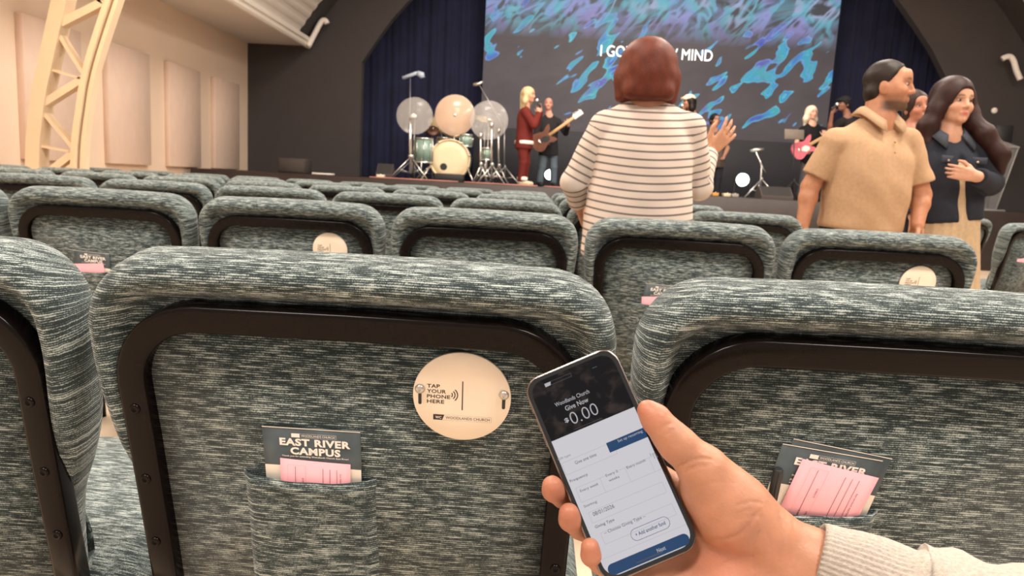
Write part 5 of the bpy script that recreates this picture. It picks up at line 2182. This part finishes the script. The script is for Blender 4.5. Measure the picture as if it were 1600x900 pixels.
GB = 'band on the stage'
st1, J1, h1, b1 = make_person('blonde singer in a dark red tracksuit singing on stage', 12.3,
    dict(head=(826, 149), neck=(822, 168), hip=(819, 222), sL=(821, 176, 0.16), sR=(821, 176, -0.16), eL=(838, 192, 0.17), wL=(845, 172, 0.05), eR=(834, 196, -0.20), wR=(843, 176, -0.10)),
    (1, -0.25), (1, -0.35), STZ, (0.55, 0.30, 0.20), (0.125, 0.020, 0.016), (0.125, 0.020, 0.016), (0.55, 0.42, 0.24), 1.05, 0.011, 1.0,
    None, dict(wL=dict(fd=(-0.3, -0.4, 0.9), pn=(0, -1, 0), sd=(-1, 0, 0), curl=0.8), wR=dict(fd=(-0.3, 0.4, 0.9), pn=(0, 1, 0), sd=(-1, 0, 0), curl=0.8)),
    hair_flow, shoe=(0.62, 0.50, 0.36), top_name='track_jacket', top_extra=0.012)
# white hem band and ankle cuffs
V = lathe_vf([(0.178, -0.03), (0.186, -0.02), (0.186, 0.02), (0.178, 0.03)], 28, Matrix.Translation(Vector((J1['hip'].x, J1['hip'].y, J1['hip'].z - 0.01)) - b1) @ Matrix.Diagonal((0.86, 1.06, 1, 1)))
link('hem_band', mesh(*V), M_paper, st1)
for q in (-1, 1):
    V = lathe_vf([(0.062, 0), (0.070, 0.01), (0.070, 0.05), (0.062, 0.06)], 16, Matrix.Translation((0.0 + 0.0225 * q, 0.09 * -q, 0.085)))
    link('ankle_cuff', mesh(*V), M_paper, st1)
make_person('bald bass player in a black jacket and jeans behind the red singer', 13.5,
    dict(head=(857, 163), neck=(858, 180), hip=(857, 234), sL=(846, 189), sR=(872, 190), eL=(838, 208, -0.05), wL=(850, 218, -0.22), eR=(884, 208, -0.08), wR=(888, 196, -0.24)),
    (0.2, -1), (0.0, -1), STZ, (0.55, 0.27, 0.20), (0.022, 0.020, 0.022), (0.10, 0.13, 0.16), (0.02, 0.02, 0.02), 1.0, 0.012, 1.0,
    None, dict(wL=dict(fd=(0.7, 0, -0.6), pn=(0, 1, 0), sd=(0, 0, 1), curl=0.5), wR=dict(fd=(-0.1, 0, 1), pn=(0, 1, 0), sd=(-1, 0, 0), curl=0.8)), None, legsp=0.13)
cs, Jc, hc, bc = make_person('singer in a cream cap with long black hair on stage', 12.6,
    dict(head=(1076, 160), neck=(1082, 177), hip=(1086, 236), sL=(1080, 186, -0.14), sR=(1090, 188, 0.12), eL=(1072, 205, -0.24), wL=(1063, 176, -0.16), eR=(1102, 212, 0.1), wR=(1104, 240, -0.05)),
    (-0.8, -0.6), (-0.95, -0.3), STZ, (0.34, 0.16, 0.10), (0.42, 0.32, 0.24), (0.05, 0.045, 0.045), (0.012, 0.009, 0.008), 1.0, 0.012, 0.4,
    None, dict(wL=dict(fd=(0.3, 0, 1), pn=(0, 1, 0), sd=(1, 0, 0), curl=0.8), wR=dict(fd=(0, 0, -1), pn=(-1, 0, 0), sd=(0, -1, 0))), hair_flow)
S = Sdf(); hat(S, hc)
V, Q = S.build(0.01)
link('cap', np_mesh(V - np.array(bc), Q, cols(V, (0.66, 0.56, 0.42)), CLOTH), None, cs)
make_person('keyboard player with short dark hair in a taupe shirt on stage', 13.6,
    dict(head=(1117, 188), neck=(1116, 203), hip=(1116, 252), sL=(1104, 211), sR=(1129, 212), eL=(1097, 232), wL=(1104, 246, -0.2), eR=(1137, 232), wR=(1130, 247, -0.2)),
    (0.1, -1), (0.35, -1), STZ, (0.36, 0.18, 0.12), (0.115, 0.085, 0.07), (0.03, 0.03, 0.035), (0.013, 0.011, 0.012), 1.0, 0.012, 0.4,
    None, dict(wL=dict(fd=(0.3, -1, 0), pn=(0, 0, -1), sd=(1, 0, 0)), wR=dict(fd=(-0.3, -1, 0), pn=(0, 0, -1), sd=(-1, 0, 0))), hair_short)
make_person('guitarist in a black tee with a pink guitar on stage', 12.9,
    dict(head=(1268, 177), neck=(1269, 194), hip=(1268, 246), sL=(1254, 203), sR=(1286, 204), eL=(1244, 224, -0.05), wL=(1256, 236, -0.24), eR=(1294, 222, -0.1), wR=(1288, 214, -0.28)),
    (0.1, -1), (0.3, -1), STZ, (0.62, 0.36, 0.27), (0.012, 0.012, 0.014), (0.09, 0.085, 0.09), (0.70, 0.62, 0.48), 1.0, 0.012, 0.42,
    None, dict(wL=dict(fd=(1, 0, -0.2), pn=(0, 1, 0), sd=(0, 0, 1), curl=0.5), wR=dict(fd=(-0.1, 0, 1), pn=(0, 1, 0), sd=(-1, 0, 0), curl=0.8)), hair_flow, legsp=0.13)
hs6, J6, h6, b6 = make_person('singer in a dark cap raising a microphone beside the tan polo', 12.3,
    dict(head=(1319, 163), neck=(1325, 182), hip=(1326, 240), sL=(1312, 192, -0.05), sR=(1342, 194, 0.05), eL=(1296, 204, -0.16), wL=(1300, 177, -0.24), eR=(1350, 220), wR=(1346, 246)),
    (-0.7, -0.7), (-0.95, -0.3), STZ, (0.22, 0.10, 0.065), (0.018, 0.017, 0.018), (0.03, 0.03, 0.03), (0.013, 0.011, 0.012), 1.0, 0.012, 0.42,
    None, dict(wL=dict(fd=(0.3, 0.2, 1), pn=(0.2, 1, 0), sd=(1, 0, 0), curl=0.9), wR=dict(fd=(0, 0, -1), pn=(-1, 0, 0), sd=(0, -1, 0))), hair_short)
S = Sdf(); hat(S, h6)
V, Q = S.build(0.01)
link('cap', np_mesh(V - np.array(b6), Q, cols(V, (0.018, 0.017, 0.019)), CLOTH), None, hs6)

# ------------------------------------------------------------------ instruments and gear on the stage
M_green = mat('seafoam_shell', (0.22, 0.33, 0.28), 0.3, 0, 0.05, 8, coat=0.3)
M_cream = mat('drum_skin', (0.80, 0.66, 0.43), 0.6, 0, 0.04, 6)
M_brass2 = mat('brass_cymbal', (0.80, 0.62, 0.36), 0.35, 0.55, 0.05, 20)
M_gold = mat('gold_shell', (0.50, 0.36, 0.12), 0.3, 0.7)
M_acr = mat('clear_acrylic', (0.62, 0.60, 0.58), 0.12, 0, 0.05, 3, alpha=0.34)
M_acr2 = mat('blush_acrylic', (0.85, 0.60, 0.44), 0.12, 0, 0.05, 3, alpha=0.72)
M_woodb = mat('bass_wood', (0.14, 0.05, 0.028), 0.35, 0, 0.2, 12)
M_maple = mat('maple', (0.55, 0.33, 0.15), 0.4, 0, 0.1, 20)
M_pinkg = mat('pink_lacquer', (0.75, 0.16, 0.22), 0.25, 0, 0.03, 4, coat=0.4)
M_white = mat('white_plastic', (0.82, 0.80, 0.76), 0.5)
M_wedge = mat('black_grille', (0.018, 0.016, 0.016), 0.7, 0, 0.2, 300)
M_brownbox = mat('brown_grille', (0.060, 0.048, 0.043), 0.8, 0, 0.15, 200)
M_lamp = mat('lamp_lens', (0.9, 0.95, 1.0), 0.3, emit=((0.80, 0.93, 1.0), 9.0))


def floor_at(u, Y):
    q = P(u, 280, Y)
    return Vector((q.x, Y, STZ))


def tripod(name, label, u, Y, top_v, cat='stand', m=None, spread=0.33, group=None, u_top=None, r=0.014, legz=0.30):
    m = m or CHROME
    b = floor_at(u, Y)
    o = thing(name, label, cat, b, 0, group)
    t = P(u_top if u_top is not None else u, top_v, Y) - b
    link('pole', tube([(0, 0, 0.10), Vector((0, 0, 0.10)) * 0.4 + t * 0.6, t], [r, r, r * 0.8], 8), m, o)
    link('collar', lathe([(r * 1.7, 0), (r * 1.9, 0.01), (r * 1.9, 0.04), (r * 1.7, 0.05)], 12, Matrix.Translation((0, 0, legz))), m, o)
    for k in range(3):
        a = math.radians(-90 + 60 + 120 * k)
        d = Vector((math.cos(a), math.sin(a) * 0.8, 0))
        link('leg', mesh(*bar_vf(Vector((0, 0, legz + 0.02)), d * spread + Vector((0, 0, 0.012)), 0.022, 0.018, Vector((0, 0, 1)).cross(d))), m, o)
        link('brace', mesh(*bar_vf(Vector((0, 0, 0.11)), d * spread * 0.55 + Vector((0, 0, legz * 0.46)), 0.016, 0.01, Vector((0, 0, 1)).cross(d))), m, o)
    return o, t


def drum(name, label, u0, v0, v1, Y, rad, shell, lugs=8, legs=True):
    """upright drum between two pixel heights"""
    a, b = P(u0, v1, Y), P(u0, v0, Y)
    fl_ = floor_at(u0, Y)
    o = thing(name, label, 'drum', (a.x, Y, STZ))
    z0, z1 = a.z - STZ, b.z - STZ
    link('shell', lathe([(rad, z0), (rad, z1)], 28), shell, o)
    link('drumhead', lathe([(rad * 0.99, z1 - 0.004), (rad * 0.99, z1 + 0.006), (rad * 0.9, z1 + 0.008)], 28), M_white, o)
    for z in (z0, z1):
        link('hoop', lathe([(rad + 0.004, z - 0.014), (rad + 0.012, z - 0.012), (rad + 0.012, z + 0.012), (rad + 0.004, z + 0.014)], 28), CHROME, o)
    for k in range(lugs):
        t = 2 * PI * k / lugs + 0.2
        link('lug', tube([((rad + 0.01) * math.cos(t), (rad + 0.01) * math.sin(t), z0 + 0.02), ((rad + 0.01) * math.cos(t), (rad + 0.01) * math.sin(t), z1 - 0.02)], 0.006, 6), CHROME, o)
    if not legs:
        link('mount', tube([(0, 0.0, z0 + 0.02), (0.0, 0.0, z0 - 0.07), (-0.10, 0.0, z0 - 0.09)], 0.014, 8), CHROME, o)
    for k in range(3 if legs else 0):
        t = 2 * PI * k / 3 - PI / 2
        link('leg', tube([((rad + 0.02) * math.cos(t), (rad + 0.02) * math.sin(t), z0 + 0.08), ((rad + 0.03) * math.cos(t), (rad + 0.03) * math.sin(t), 0.0)], 0.008, 6), CHROME, o)
    return o


YD = 12.75
# bass drum facing the hall
kc = P(703, 251, YD)
kr = P(734, 251, YD).x - kc.x
kc.z = STZ + kr + 0.03
kd = thing('bass_drum', 'bass drum with a cream front skin and a port hole', 'drum', (kc.x, YD, STZ))
MK = Matrix.Translation((0, 0, kr + 0.03)) @ Matrix.Rotation(PI / 2, 4, 'X')
link('shell', lathe([(kr, -0.42), (kr, 0.0)], 40, MK), M_green, kd)
link('drumhead', lathe([(kr * 0.97, 0.0), (kr * 0.97, 0.012), (kr * 0.6, 0.014)], 40, MK), M_cream, kd)
link('hoop', mesh(*lathe_vf([(kr * 0.955, -0.01), (kr * 0.955, 0.03), (kr * 1.03, 0.03), (kr * 1.03, -0.02), (kr * 0.955, -0.02)], 40, MK)[0:1], lathe_vf([(kr * 0.955, -0.01), (kr * 0.955, 0.03), (kr * 1.03, 0.03), (kr * 1.03, -0.02), (kr * 0.955, -0.02)], 40, MK)[1][:-2]), M_cream, kd)
MP = Matrix.Translation((-0.105, 0, kr + 0.03 - 0.125)) @ Matrix.Rotation(PI / 2, 4, 'X')
link('port_hole', lathe([(0.062, 0.010), (0.062, 0.017), (0.05, 0.0175)], 24, MP), DARKPLASTIC, kd)
for s in (-1, 1):
    link('leg', tube([(s * kr * 0.93, -0.1, kr * 0.75), (s * (kr + 0.10), -0.28, 0.012)], 0.013, 8), CHROME, kd)
    for k in range(3):
        t = math.radians(90 + s * (35 + 40 * k))
        link('claw', box_me(-0.014, 0.014, -0.045, 0.05, -0.014, 0.014, 0.003, 1), CHROME, kd).location = (kr * 1.02 * math.cos(t), -0.01, kr + 0.03 + kr * 1.02 * math.sin(t))
bx = floor_at(702, 12.2)
o = link('drum_wedge', box_me(-0.24, 0.24, -0.12, 0.12, 0, 0.13, 0.01, 1), M_wedge)
o.location = bx
tag(o, 'low black box on the stage in front of the bass drum', 'box')
drum('floor_tom', 'seafoam floor tom beside the left tripod stand', 661, 217, 254, 12.7, 0.155, M_green)
drum('rack_tom', 'small seafoam tom above the bass drum', 728, 211, 229, 12.98, 0.105, M_green, 6, False)
drum('snare_drum', 'gold snare drum above the bass drum', 694, 216, 229, 13.62, 0.14, M_gold, 6)
drum('side_tom', 'small seafoam tom among the chrome stands', 760, 232, 250, 12.8, 0.09, M_green, 6)

# round acrylic cymbal screens on stands
for (u, v, r_, m, lab) in ((648, 181, 27.5, M_acr, 'round clear acrylic shield left of the drum kit'), (711, 180, 30.5, M_acr2, 'round blush acrylic shield over the bass drum'),
                           (764, 188, 29, M_acr, 'round clear acrylic shield right of the drum kit')):
    Y = {648: 12.95, 711: 13.42, 764: 13.2}[u]
    c = P(u, v, Y)
    rr = r_ * Y / F
    b = Vector((c.x, Y, STZ))
    o = thing('drum_shield', lab, 'shield', b, 0, 'round acrylic drum shields')
    MS = Matrix.Translation((0, 0, c.z - STZ)) @ Matrix.Rotation(PI / 2, 4, 'X')
    link('disc', lathe([(rr - 0.004, 0.0), (rr, 0.003), (rr, 0.007), (rr - 0.004, 0.010)], 56, MS), m, o)
    link('rim', mesh(lathe_vf([(rr - 0.003, -0.002), (rr - 0.003, 0.012), (rr + 0.006, 0.012), (rr + 0.006, -0.002), (rr - 0.003, -0.002)], 56, MS)[0], lathe_vf([(rr - 0.003, -0.002), (rr - 0.003, 0.012), (rr + 0.006, 0.012), (rr + 0.006, -0.002), (rr - 0.003, -0.002)], 56, MS)[1][:-2]), M_acr, o)
    link('hub', lathe([(0.03, -0.012), (0.03, 0.014), (0.02, 0.018)], 16, MS), CHROME, o)
    link('pole', tube([(0, 0.02, 0.02), (0, 0.02, c.z - STZ)], 0.011, 8), STEEL, o)
    link('base', lathe([(0.15, 0.0), (0.15, 0.012), (0.03, 0.025)], 24, Matrix.Translation((0, 0.02, 0))), DARKPLASTIC, o)

# cymbals on tripod stands
def cymbal(o, t, rad, tilt, m=None):
    M = Matrix.Translation(t) @ Matrix.Rotation(tilt, 4, 'X') @ Matrix.Rotation(0.18, 4, 'Y')
    link('cymbal', lathe([(rad, 0.0), (rad * 0.6, 0.016), (rad * 0.22, 0.028), (rad * 0.18, 0.045), (0.02, 0.055)], 36, M), m or M_brass2, o)
    link('wing_nut', lathe([(0.014, 0.055), (0.014, 0.085), (0.008, 0.09)], 10, M), CHROME, o)


o, t = tripod('cymbal_stand', 'chrome tripod stand with a white boom end left of the drums', 641, 12.2, 184, spread=0.36, r=0.026, legz=0.36)
link('boom_end', tube([t, t + Vector((0.06, -0.02, 0.03)), t + Vector((0.10, -0.02, 0.015))], [0.03, 0.045, 0.03], 10), M_white, o)
for (u, Y, v, rad, tilt, lab) in ((690, 14.0, 193, 0.26, 0.85, 'cream cymbal tilted steeply behind the bass drum'), (709, 14.35, 204, 0.24, 0.7, 'second cream cymbal just above the snare drum'),
                                  (757, 13.7, 186, 0.2, 0.35, 'brass cymbal in front of the right acrylic shield')):
    o, t = tripod('cymbal_stand', lab, u, Y, v, 'cymbal', group='cymbals of the drum kit', spread=0.2)
    cymbal(o, t, rad, tilt)
o, t = tripod('cymbal_stand', 'dark brown cymbal between the floor tom and the bass drum', 676, 13.35, 205, 'cymbal', group='cymbals of the drum kit')
cymbal(o, t, 0.13, 0.9, mat('dark_bronze', (0.10, 0.045, 0.03), 0.45, 0.4))
for (u, v, lab) in ((768, 196, 'tall chrome stand right of the bass drum'), (779, 205, 'chrome stand nearest the red singer'), (751, 212, 'short chrome stand right of the bass drum')):
    o, t = tripod('hardware_stand', lab, u, {768: 12.35, 779: 12.85, 751: 12.45}[u], v, 'stand', group='chrome hardware stands', r=0.017, spread={768: 0.26, 779: 0.2, 751: 0.14}[u])
    link('clamp', lathe([(0.028, -0.03), (0.034, -0.01), (0.034, 0.03), (0.02, 0.045)], 12, Matrix.Translation(t)), CHROME, o)
o, t = tripod('microphone_stand', 'tall stand with a pale blue overhead microphone by the curtain', 640, 13.3, 122, 'stand', mat('grey_steel', (0.25, 0.27, 0.32), 0.4, 0.6), u_top=641, r=0.011)
a, b = P(629, 122, 13.3) - o.location, P(652, 114, 13.3) - o.location
M_pale = mat('pale_blue_body', (0.50, 0.58, 0.72), 0.4)
link('microphone_bar', tube([a, a * 0.1 + b * 0.9, b], [0.03, 0.034, 0.03], 10), M_pale, o)
link('microphone', tube([b, b + Vector((0.08, 0, -0.03)), b + Vector((0.10, 0, -0.08))], [0.045, 0.06, 0.04], 12), M_pale, o)
o, t = tripod('microphone_stand', 'thin dark stand with a small overhead microphone right of the drums', 788, 13.6, 200, 'stand', STEEL, r=0.009)
q1, q2 = t, P(748, 131, 13.6) - o.location
link('boom', tube([q1, q2], 0.008, 8), STEEL, o)
link('microphone', tube([q2 + Vector((-0.10, 0, -0.02)), q2, q2 + Vector((0.08, 0, 0.04))], [0.03, 0.035, 0.025], 10), CHROME, o)

# guitars
def guitar(name, label, u, v, Y, u2, v2, body_m, neck_m, size=1.0):
    c = P(u, v, Y); e = P(u2, v2, Y)
    o = thing(name, label, 'guitar', c)
    M = plane_mat((0, 0, 0), e - c, Vector((0, 0, 1)))
    out = [(-0.22, 0.0), (-0.20, 0.10), (-0.12, 0.155), (-0.02, 0.13), (0.06, 0.105), (0.13, 0.14), (0.20, 0.15), (0.17, 0.08), (0.12, 0.035),
           (0.12, -0.03), (0.16, -0.08), (0.17, -0.13), (0.10, -0.13), (0.04, -0.10), (-0.02, -0.12), (-0.12, -0.155), (-0.20, -0.10)]
    out = [(p.x * size, p.y * size) for p in catmull([Vector((a, b, 0)) for a, b in out + out[:1]], 4)][:-1]
    n_ = len(out)
    V = [M @ Vector((a, b, z)) for z in (0.022, -0.022) for a, b in out]
    Fc = [tuple(range(n_)), tuple(range(2 * n_ - 1, n_ - 1, -1))] + [(k, n_ + k, n_ + (k + 1) % n_, (k + 1) % n_) for k in range(n_)]
    link('body', fixn(mesh(V, Fc, False)), body_m, o)
    L_ = (e - c).length
    nk_ = box_me(0.10 * size, L_, -0.026, 0.026, 0.012, 0.036, 0.006, 1)
    nk_.transform(M)
    link('neck', nk_, neck_m, o)
    hd_ = box_me(L_, L_ + 0.17 * size, -0.045, 0.045, 0.008, 0.028, 0.01, 2)
    hd_.transform(M)
    ho = link('headstock', hd_, M_white if size > 1 else neck_m, o)
    for k in range(4):
        link('tuner', blob_me(M @ Vector((L_ + (0.03 + 0.035 * k) * size, 0.06, 0.018)), (0.012, 0.012, 0.012), None, 5), CHROME, ho)
    pg = [M @ Vector((a * 0.62 * size, b * size - 0.02, 0.0235)) for a, b in ((-0.1, 0.0), (0.0, -0.06), (0.12, -0.05), (0.14, 0.0), (0.05, 0.05), (-0.06, 0.05))]
    link('pickguard', mesh(pg, [tuple(range(6))], False), M_white if body_m is M_pinkg else DARKPLASTIC, o)
    br = box_me(-0.11, -0.08, -0.035, 0.035, 0.022, 0.034, 0.002, 1)
    br.transform(M)
    link('bridge', br, CHROME, o)
    return o


guitar('bass_guitar', 'brown bass guitar with its neck pointing up right', 850, 217, 13.20, 896, 184, M_woodb, M_maple, 1.1)
guitar('electric_guitar', 'pink electric guitar held by the guitarist in black', 1256, 231, 12.5, 1300, 206, M_pinkg, M_maple, 0.95)


def hand_mic(label, a, b):
    a, b = Vector(a), Vector(b)
    o = thing('microphone', label, 'microphone', a, 0, 'hand-held microphones')
    d = b - a
    link('handle', tube([(0, 0, 0), d * 0.8], [0.016, 0.022], 10), DARKPLASTIC, o)
    link('grille', blob_me(d, (0.032, 0.032, 0.032), None, 8), CHROME, o)


hand_mic('microphone held up by the singer in red', P(845, 168, 12.22), P(839, 157, 12.22))
hand_mic('microphone of the singer in the cream cap', P(1060, 172, 12.40), P(1066, 165, 12.40))
hand_mic('microphone of the singer in the dark cap', P(1299, 172, 12.0), P(1308, 163, 12.0))

# stage lamps shining into the hall
for (u, v, Y, r_, lab) in ((1160, 281, 12.9, 0.115, 'bright white stage lamp on the floor near the boom stand'), (859, 273, 14.1, 0.10, 'bright white stage lamp shining between the bassist legs')):
    c = P(u, v, Y)
    b = Vector((c.x, Y, STZ))
    o = thing('stage_lamp', lab, 'lamp', b, 0, 'bright lamps on the stage floor')
    z = c.z - STZ
    M = Matrix.Translation((0, 0, z)) @ Matrix.Rotation(PI / 2, 4, 'X')
    link('can', lathe([(r_ * 0.7, -0.22), (r_ * 1.05, -0.12), (r_ * 1.1, 0.03), (r_ * 1.0, 0.035), (r_ * 0.98, 0.0)], 28, M), DARKPLASTIC, o)
    link('lens', lathe([(r_ * 0.96, 0.0), (r_ * 0.94, 0.02), (r_ * 0.5, 0.03)], 28, M), M_lamp, o)
    for s in (-1, 1):
        link('yoke', box_me(s * r_ * 1.15 - 0.008, s * r_ * 1.15 + 0.008, -0.02, 0.02, 0.0, z + 0.02), DARKPLASTIC, o)
    link('base', box_me(-r_ * 1.3, r_ * 1.3, -0.08, 0.08, 0.0, 0.015), DARKPLASTIC, o)
    l = bpy.data.lights.new('stage_lamp_light', 'SPOT')
    l.energy = 45; l.color = (0.8, 0.92, 1.0); l.spot_size = math.radians(70); l.shadow_soft_size = 0.08
    lo_ = bpy.data.objects.new('stage_lamp_light', l)
    COL.objects.link(lo_)
    lo_.parent = o
    lo_.location = (0, -0.06, z)
    lo_.rotation_euler = (math.radians(90 + 15), 0, math.radians(-15))

# boom stand, music stand, floor wedges and boxes
o, t = tripod('boom_stand', 'chrome boom stand with a microphone beside the bright lamp', 1190, 12.5, 258, 'stand', STEEL, r=0.013)
q2 = P(1180, 235, 12.5) - o.location
link('boom', tube([t + Vector((0.08, 0, -0.12)), t, q2], 0.012, 8), CHROME, o)
link('microphone', tube([q2 + Vector((-0.08, 0, -0.01)), q2 + Vector((0.03, 0, 0.01)), q2 + Vector((0.14, 0, 0.02))], [0.02, 0.032, 0.028], 10), STEEL, o)
o, t = tripod('music_stand', 'grey music stand in front of the guitarist in black', 1241, 12.3, 216, 'music stand', DARKPLASTIC, r=0.011)
ds = link('desk', box_me(-0.16, 0.16, -0.006, 0.006, -0.02, 0.15, 0.004, 1), mat('grey_desk', (0.14, 0.115, 0.095), 0.7), o)
ds.location = t
ds.rotation_euler = (math.radians(-14), 0, 0)


def wedge(name, label, u, Y, w_, d_, h_, m, cat='speaker'):
    o = thing(name, label, cat, floor_at(u, Y))
    V = [(x, y, z) for x in (-w_ / 2, w_ / 2) for y, z in ((-d_ / 2, 0), (d_ / 2, 0), (d_ / 2, h_ * 0.55), (d_ * 0.05, h_), (-d_ / 2, h_ * 0.25))]
    Fc = [(0, 1, 2, 3, 4), (9, 8, 7, 6, 5)] + [(k, (k + 1) % 5, 5 + (k + 1) % 5, 5 + k) for k in range(5)]
    link('cabinet', fixn(mesh(V, Fc, False)), m, o)
    g = [Vector((x * 0.92, y, z)) for x in (-w_ / 2, w_ / 2) for y, z in ((d_ * 0.03, h_ * 0.97 + 0.006), (-d_ * 0.47, h_ * 0.27 + 0.006))]
    link('grille', mesh([g[0], g[1], g[3], g[2]], [(0, 1, 2, 3)], False), M_wedge, o)
    return o


wedge('floor_monitor', 'black floor monitor at the stage edge beside the tan polo', 1212, 11.75, 0.50, 0.36, 0.20, M_brownbox)
wedge('floor_monitor', 'small dark floor monitor left of the drum kit', 602, 12.2, 0.26, 0.3, 0.24, M_brownbox)
sb = thing('subwoofer', 'dark brown speaker box by the charcoal wall at the left stage end', 'speaker', floor_at(461, 13.0))
link('cabinet', box_me(-0.24, 0.24, -0.2, 0.2, 0, 0.26, 0.01, 1), M_brownbox, sb)
link('grille', box_me(-0.22, 0.22, -0.212, -0.2, 0.02, 0.24, 0.004, 1), mat('brown_mesh', (0.075, 0.060, 0.052), 0.9, 0, 0.1, 400), sb)
o = link('cable_cover', box_me(-0.17, 0.17, -0.1, 0.1, 0, 0.03, 0.01, 2), M_paper)
o.location = floor_at(505, 12.3)
tag(o, 'pale flat cover lying on the left stage end', 'cover')
for (u, Y, w_, c, lab) in ((1119, 11.9, 0.10, (0.55, 0.25, 0.06), 'small orange pedal on the stage edge'), (1138, 12.0, 0.13, (0.62, 0.52, 0.36), 'small cream pedal on the stage edge'),
                           (1150, 11.8, 0.10, (0.30, 0.27, 0.25), 'small grey pedal on the stage edge'), (595, 11.9, 0.12, (0.75, 0.66, 0.52), 'small cream pedal left of the drums')):
    o = thing('effects_pedal', lab, 'pedal', floor_at(u, Y), 0, 'pedals along the stage edge')
    m = mat('pedal_%d' % u, c, 0.4)
    link('case', box_me(-w_ / 2, w_ / 2, -0.07, 0.07, 0, 0.055, 0.008, 2), m, o)
    link('knob', lathe([(0.012, 0.055), (0.012, 0.072), (0.008, 0.075)], 10, Matrix.Translation((0.02, 0.03, 0))), DARKPLASTIC, o)
    link('switch', lathe([(0.010, 0.055), (0.010, 0.066)], 10, Matrix.Translation((0, -0.035, 0))), CHROME, o)

# clear lectern and dark speaker at the right
M_lect = mat('lectern_acrylic', (0.4, 0.4, 0.41), 0.08, 0, 0.03, 3, alpha=0.10)
M_ledge = mat('acrylic_edge', (0.5, 0.48, 0.46), 0.2, 0, 0.03, 3, alpha=0.38)
lc = floor_at(1542, 12.0)
le = thing('acrylic_lectern', 'clear acrylic lectern beside the woman in denim', 'lectern', lc)
Vt = [Vector((-0.30, -0.18, 1.02)), Vector((0.33, -0.18, 1.02)), Vector((0.33, 0.20, 1.12)), Vector((-0.30, 0.20, 1.12))]
link('desk', mesh([v for v in Vt] + [v - Vector((0, 0, 0.015)) for v in Vt], [(0, 1, 2, 3), (7, 6, 5, 4)] + [(k, 4 + k, 4 + (k + 1) % 4, (k + 1) % 4) for k in range(4)], False), M_ledge, le)
for s, x0, x1 in ((-1, -0.29, -0.12), (1, 0.32, 0.12)):
    V = [(x1, -0.15, 0.03), (x1, 0.17, 0.03), (x0, 0.18, 1.08), (x0, -0.16, 1.01)]
    V2 = V + [(a + 0.012, b, c) for a, b, c in V]
    link('side_panel', fixn(mesh(V2, [(0, 1, 2, 3), (7, 6, 5, 4)] + [(k, 4 + k, 4 + (k + 1) % 4, (k + 1) % 4) for k in range(4)], False)), M_lect, le)
    link('edge', tube([(x1, -0.15, 0.03), (x0, -0.16, 1.01)], 0.009, 6), M_ledge, le)
V = [(-0.12, -0.15, 0.03), (0.12, -0.15, 0.03), (0.32, -0.16, 1.01), (-0.29, -0.16, 1.01)]
link('front_panel', fixn(mesh(V + [(a, b + 0.012, c) for a, b, c in V], [(0, 1, 2, 3), (7, 6, 5, 4)] + [(k, 4 + k, 4 + (k + 1) % 4, (k + 1) % 4) for k in range(4)], False)), M_lect, le)
link('base', box_me(-0.24, 0.24, -0.2, 0.22, 0.0, 0.03, 0.006, 1), M_ledge, le)
sp = floor_at(1550, 13.4)
so = thing('stage_speaker', 'black speaker standing behind the clear lectern', 'speaker', sp)
link('cabinet', box_me(-0.16, 0.16, -0.15, 0.15, 0.9, 1.5, 0.01, 1), M_wedge, so)
link('grille', box_me(-0.145, 0.145, -0.16, -0.15, 0.92, 1.48, 0.004, 1), DARKPLASTIC, so)
link('pole', tube([(0, 0, 0.02), (0, 0, 0.9)], 0.02, 8), DARKPLASTIC, so)
link('base', lathe([(0.2, 0), (0.2, 0.015), (0.03, 0.03)], 20), DARKPLASTIC, so)
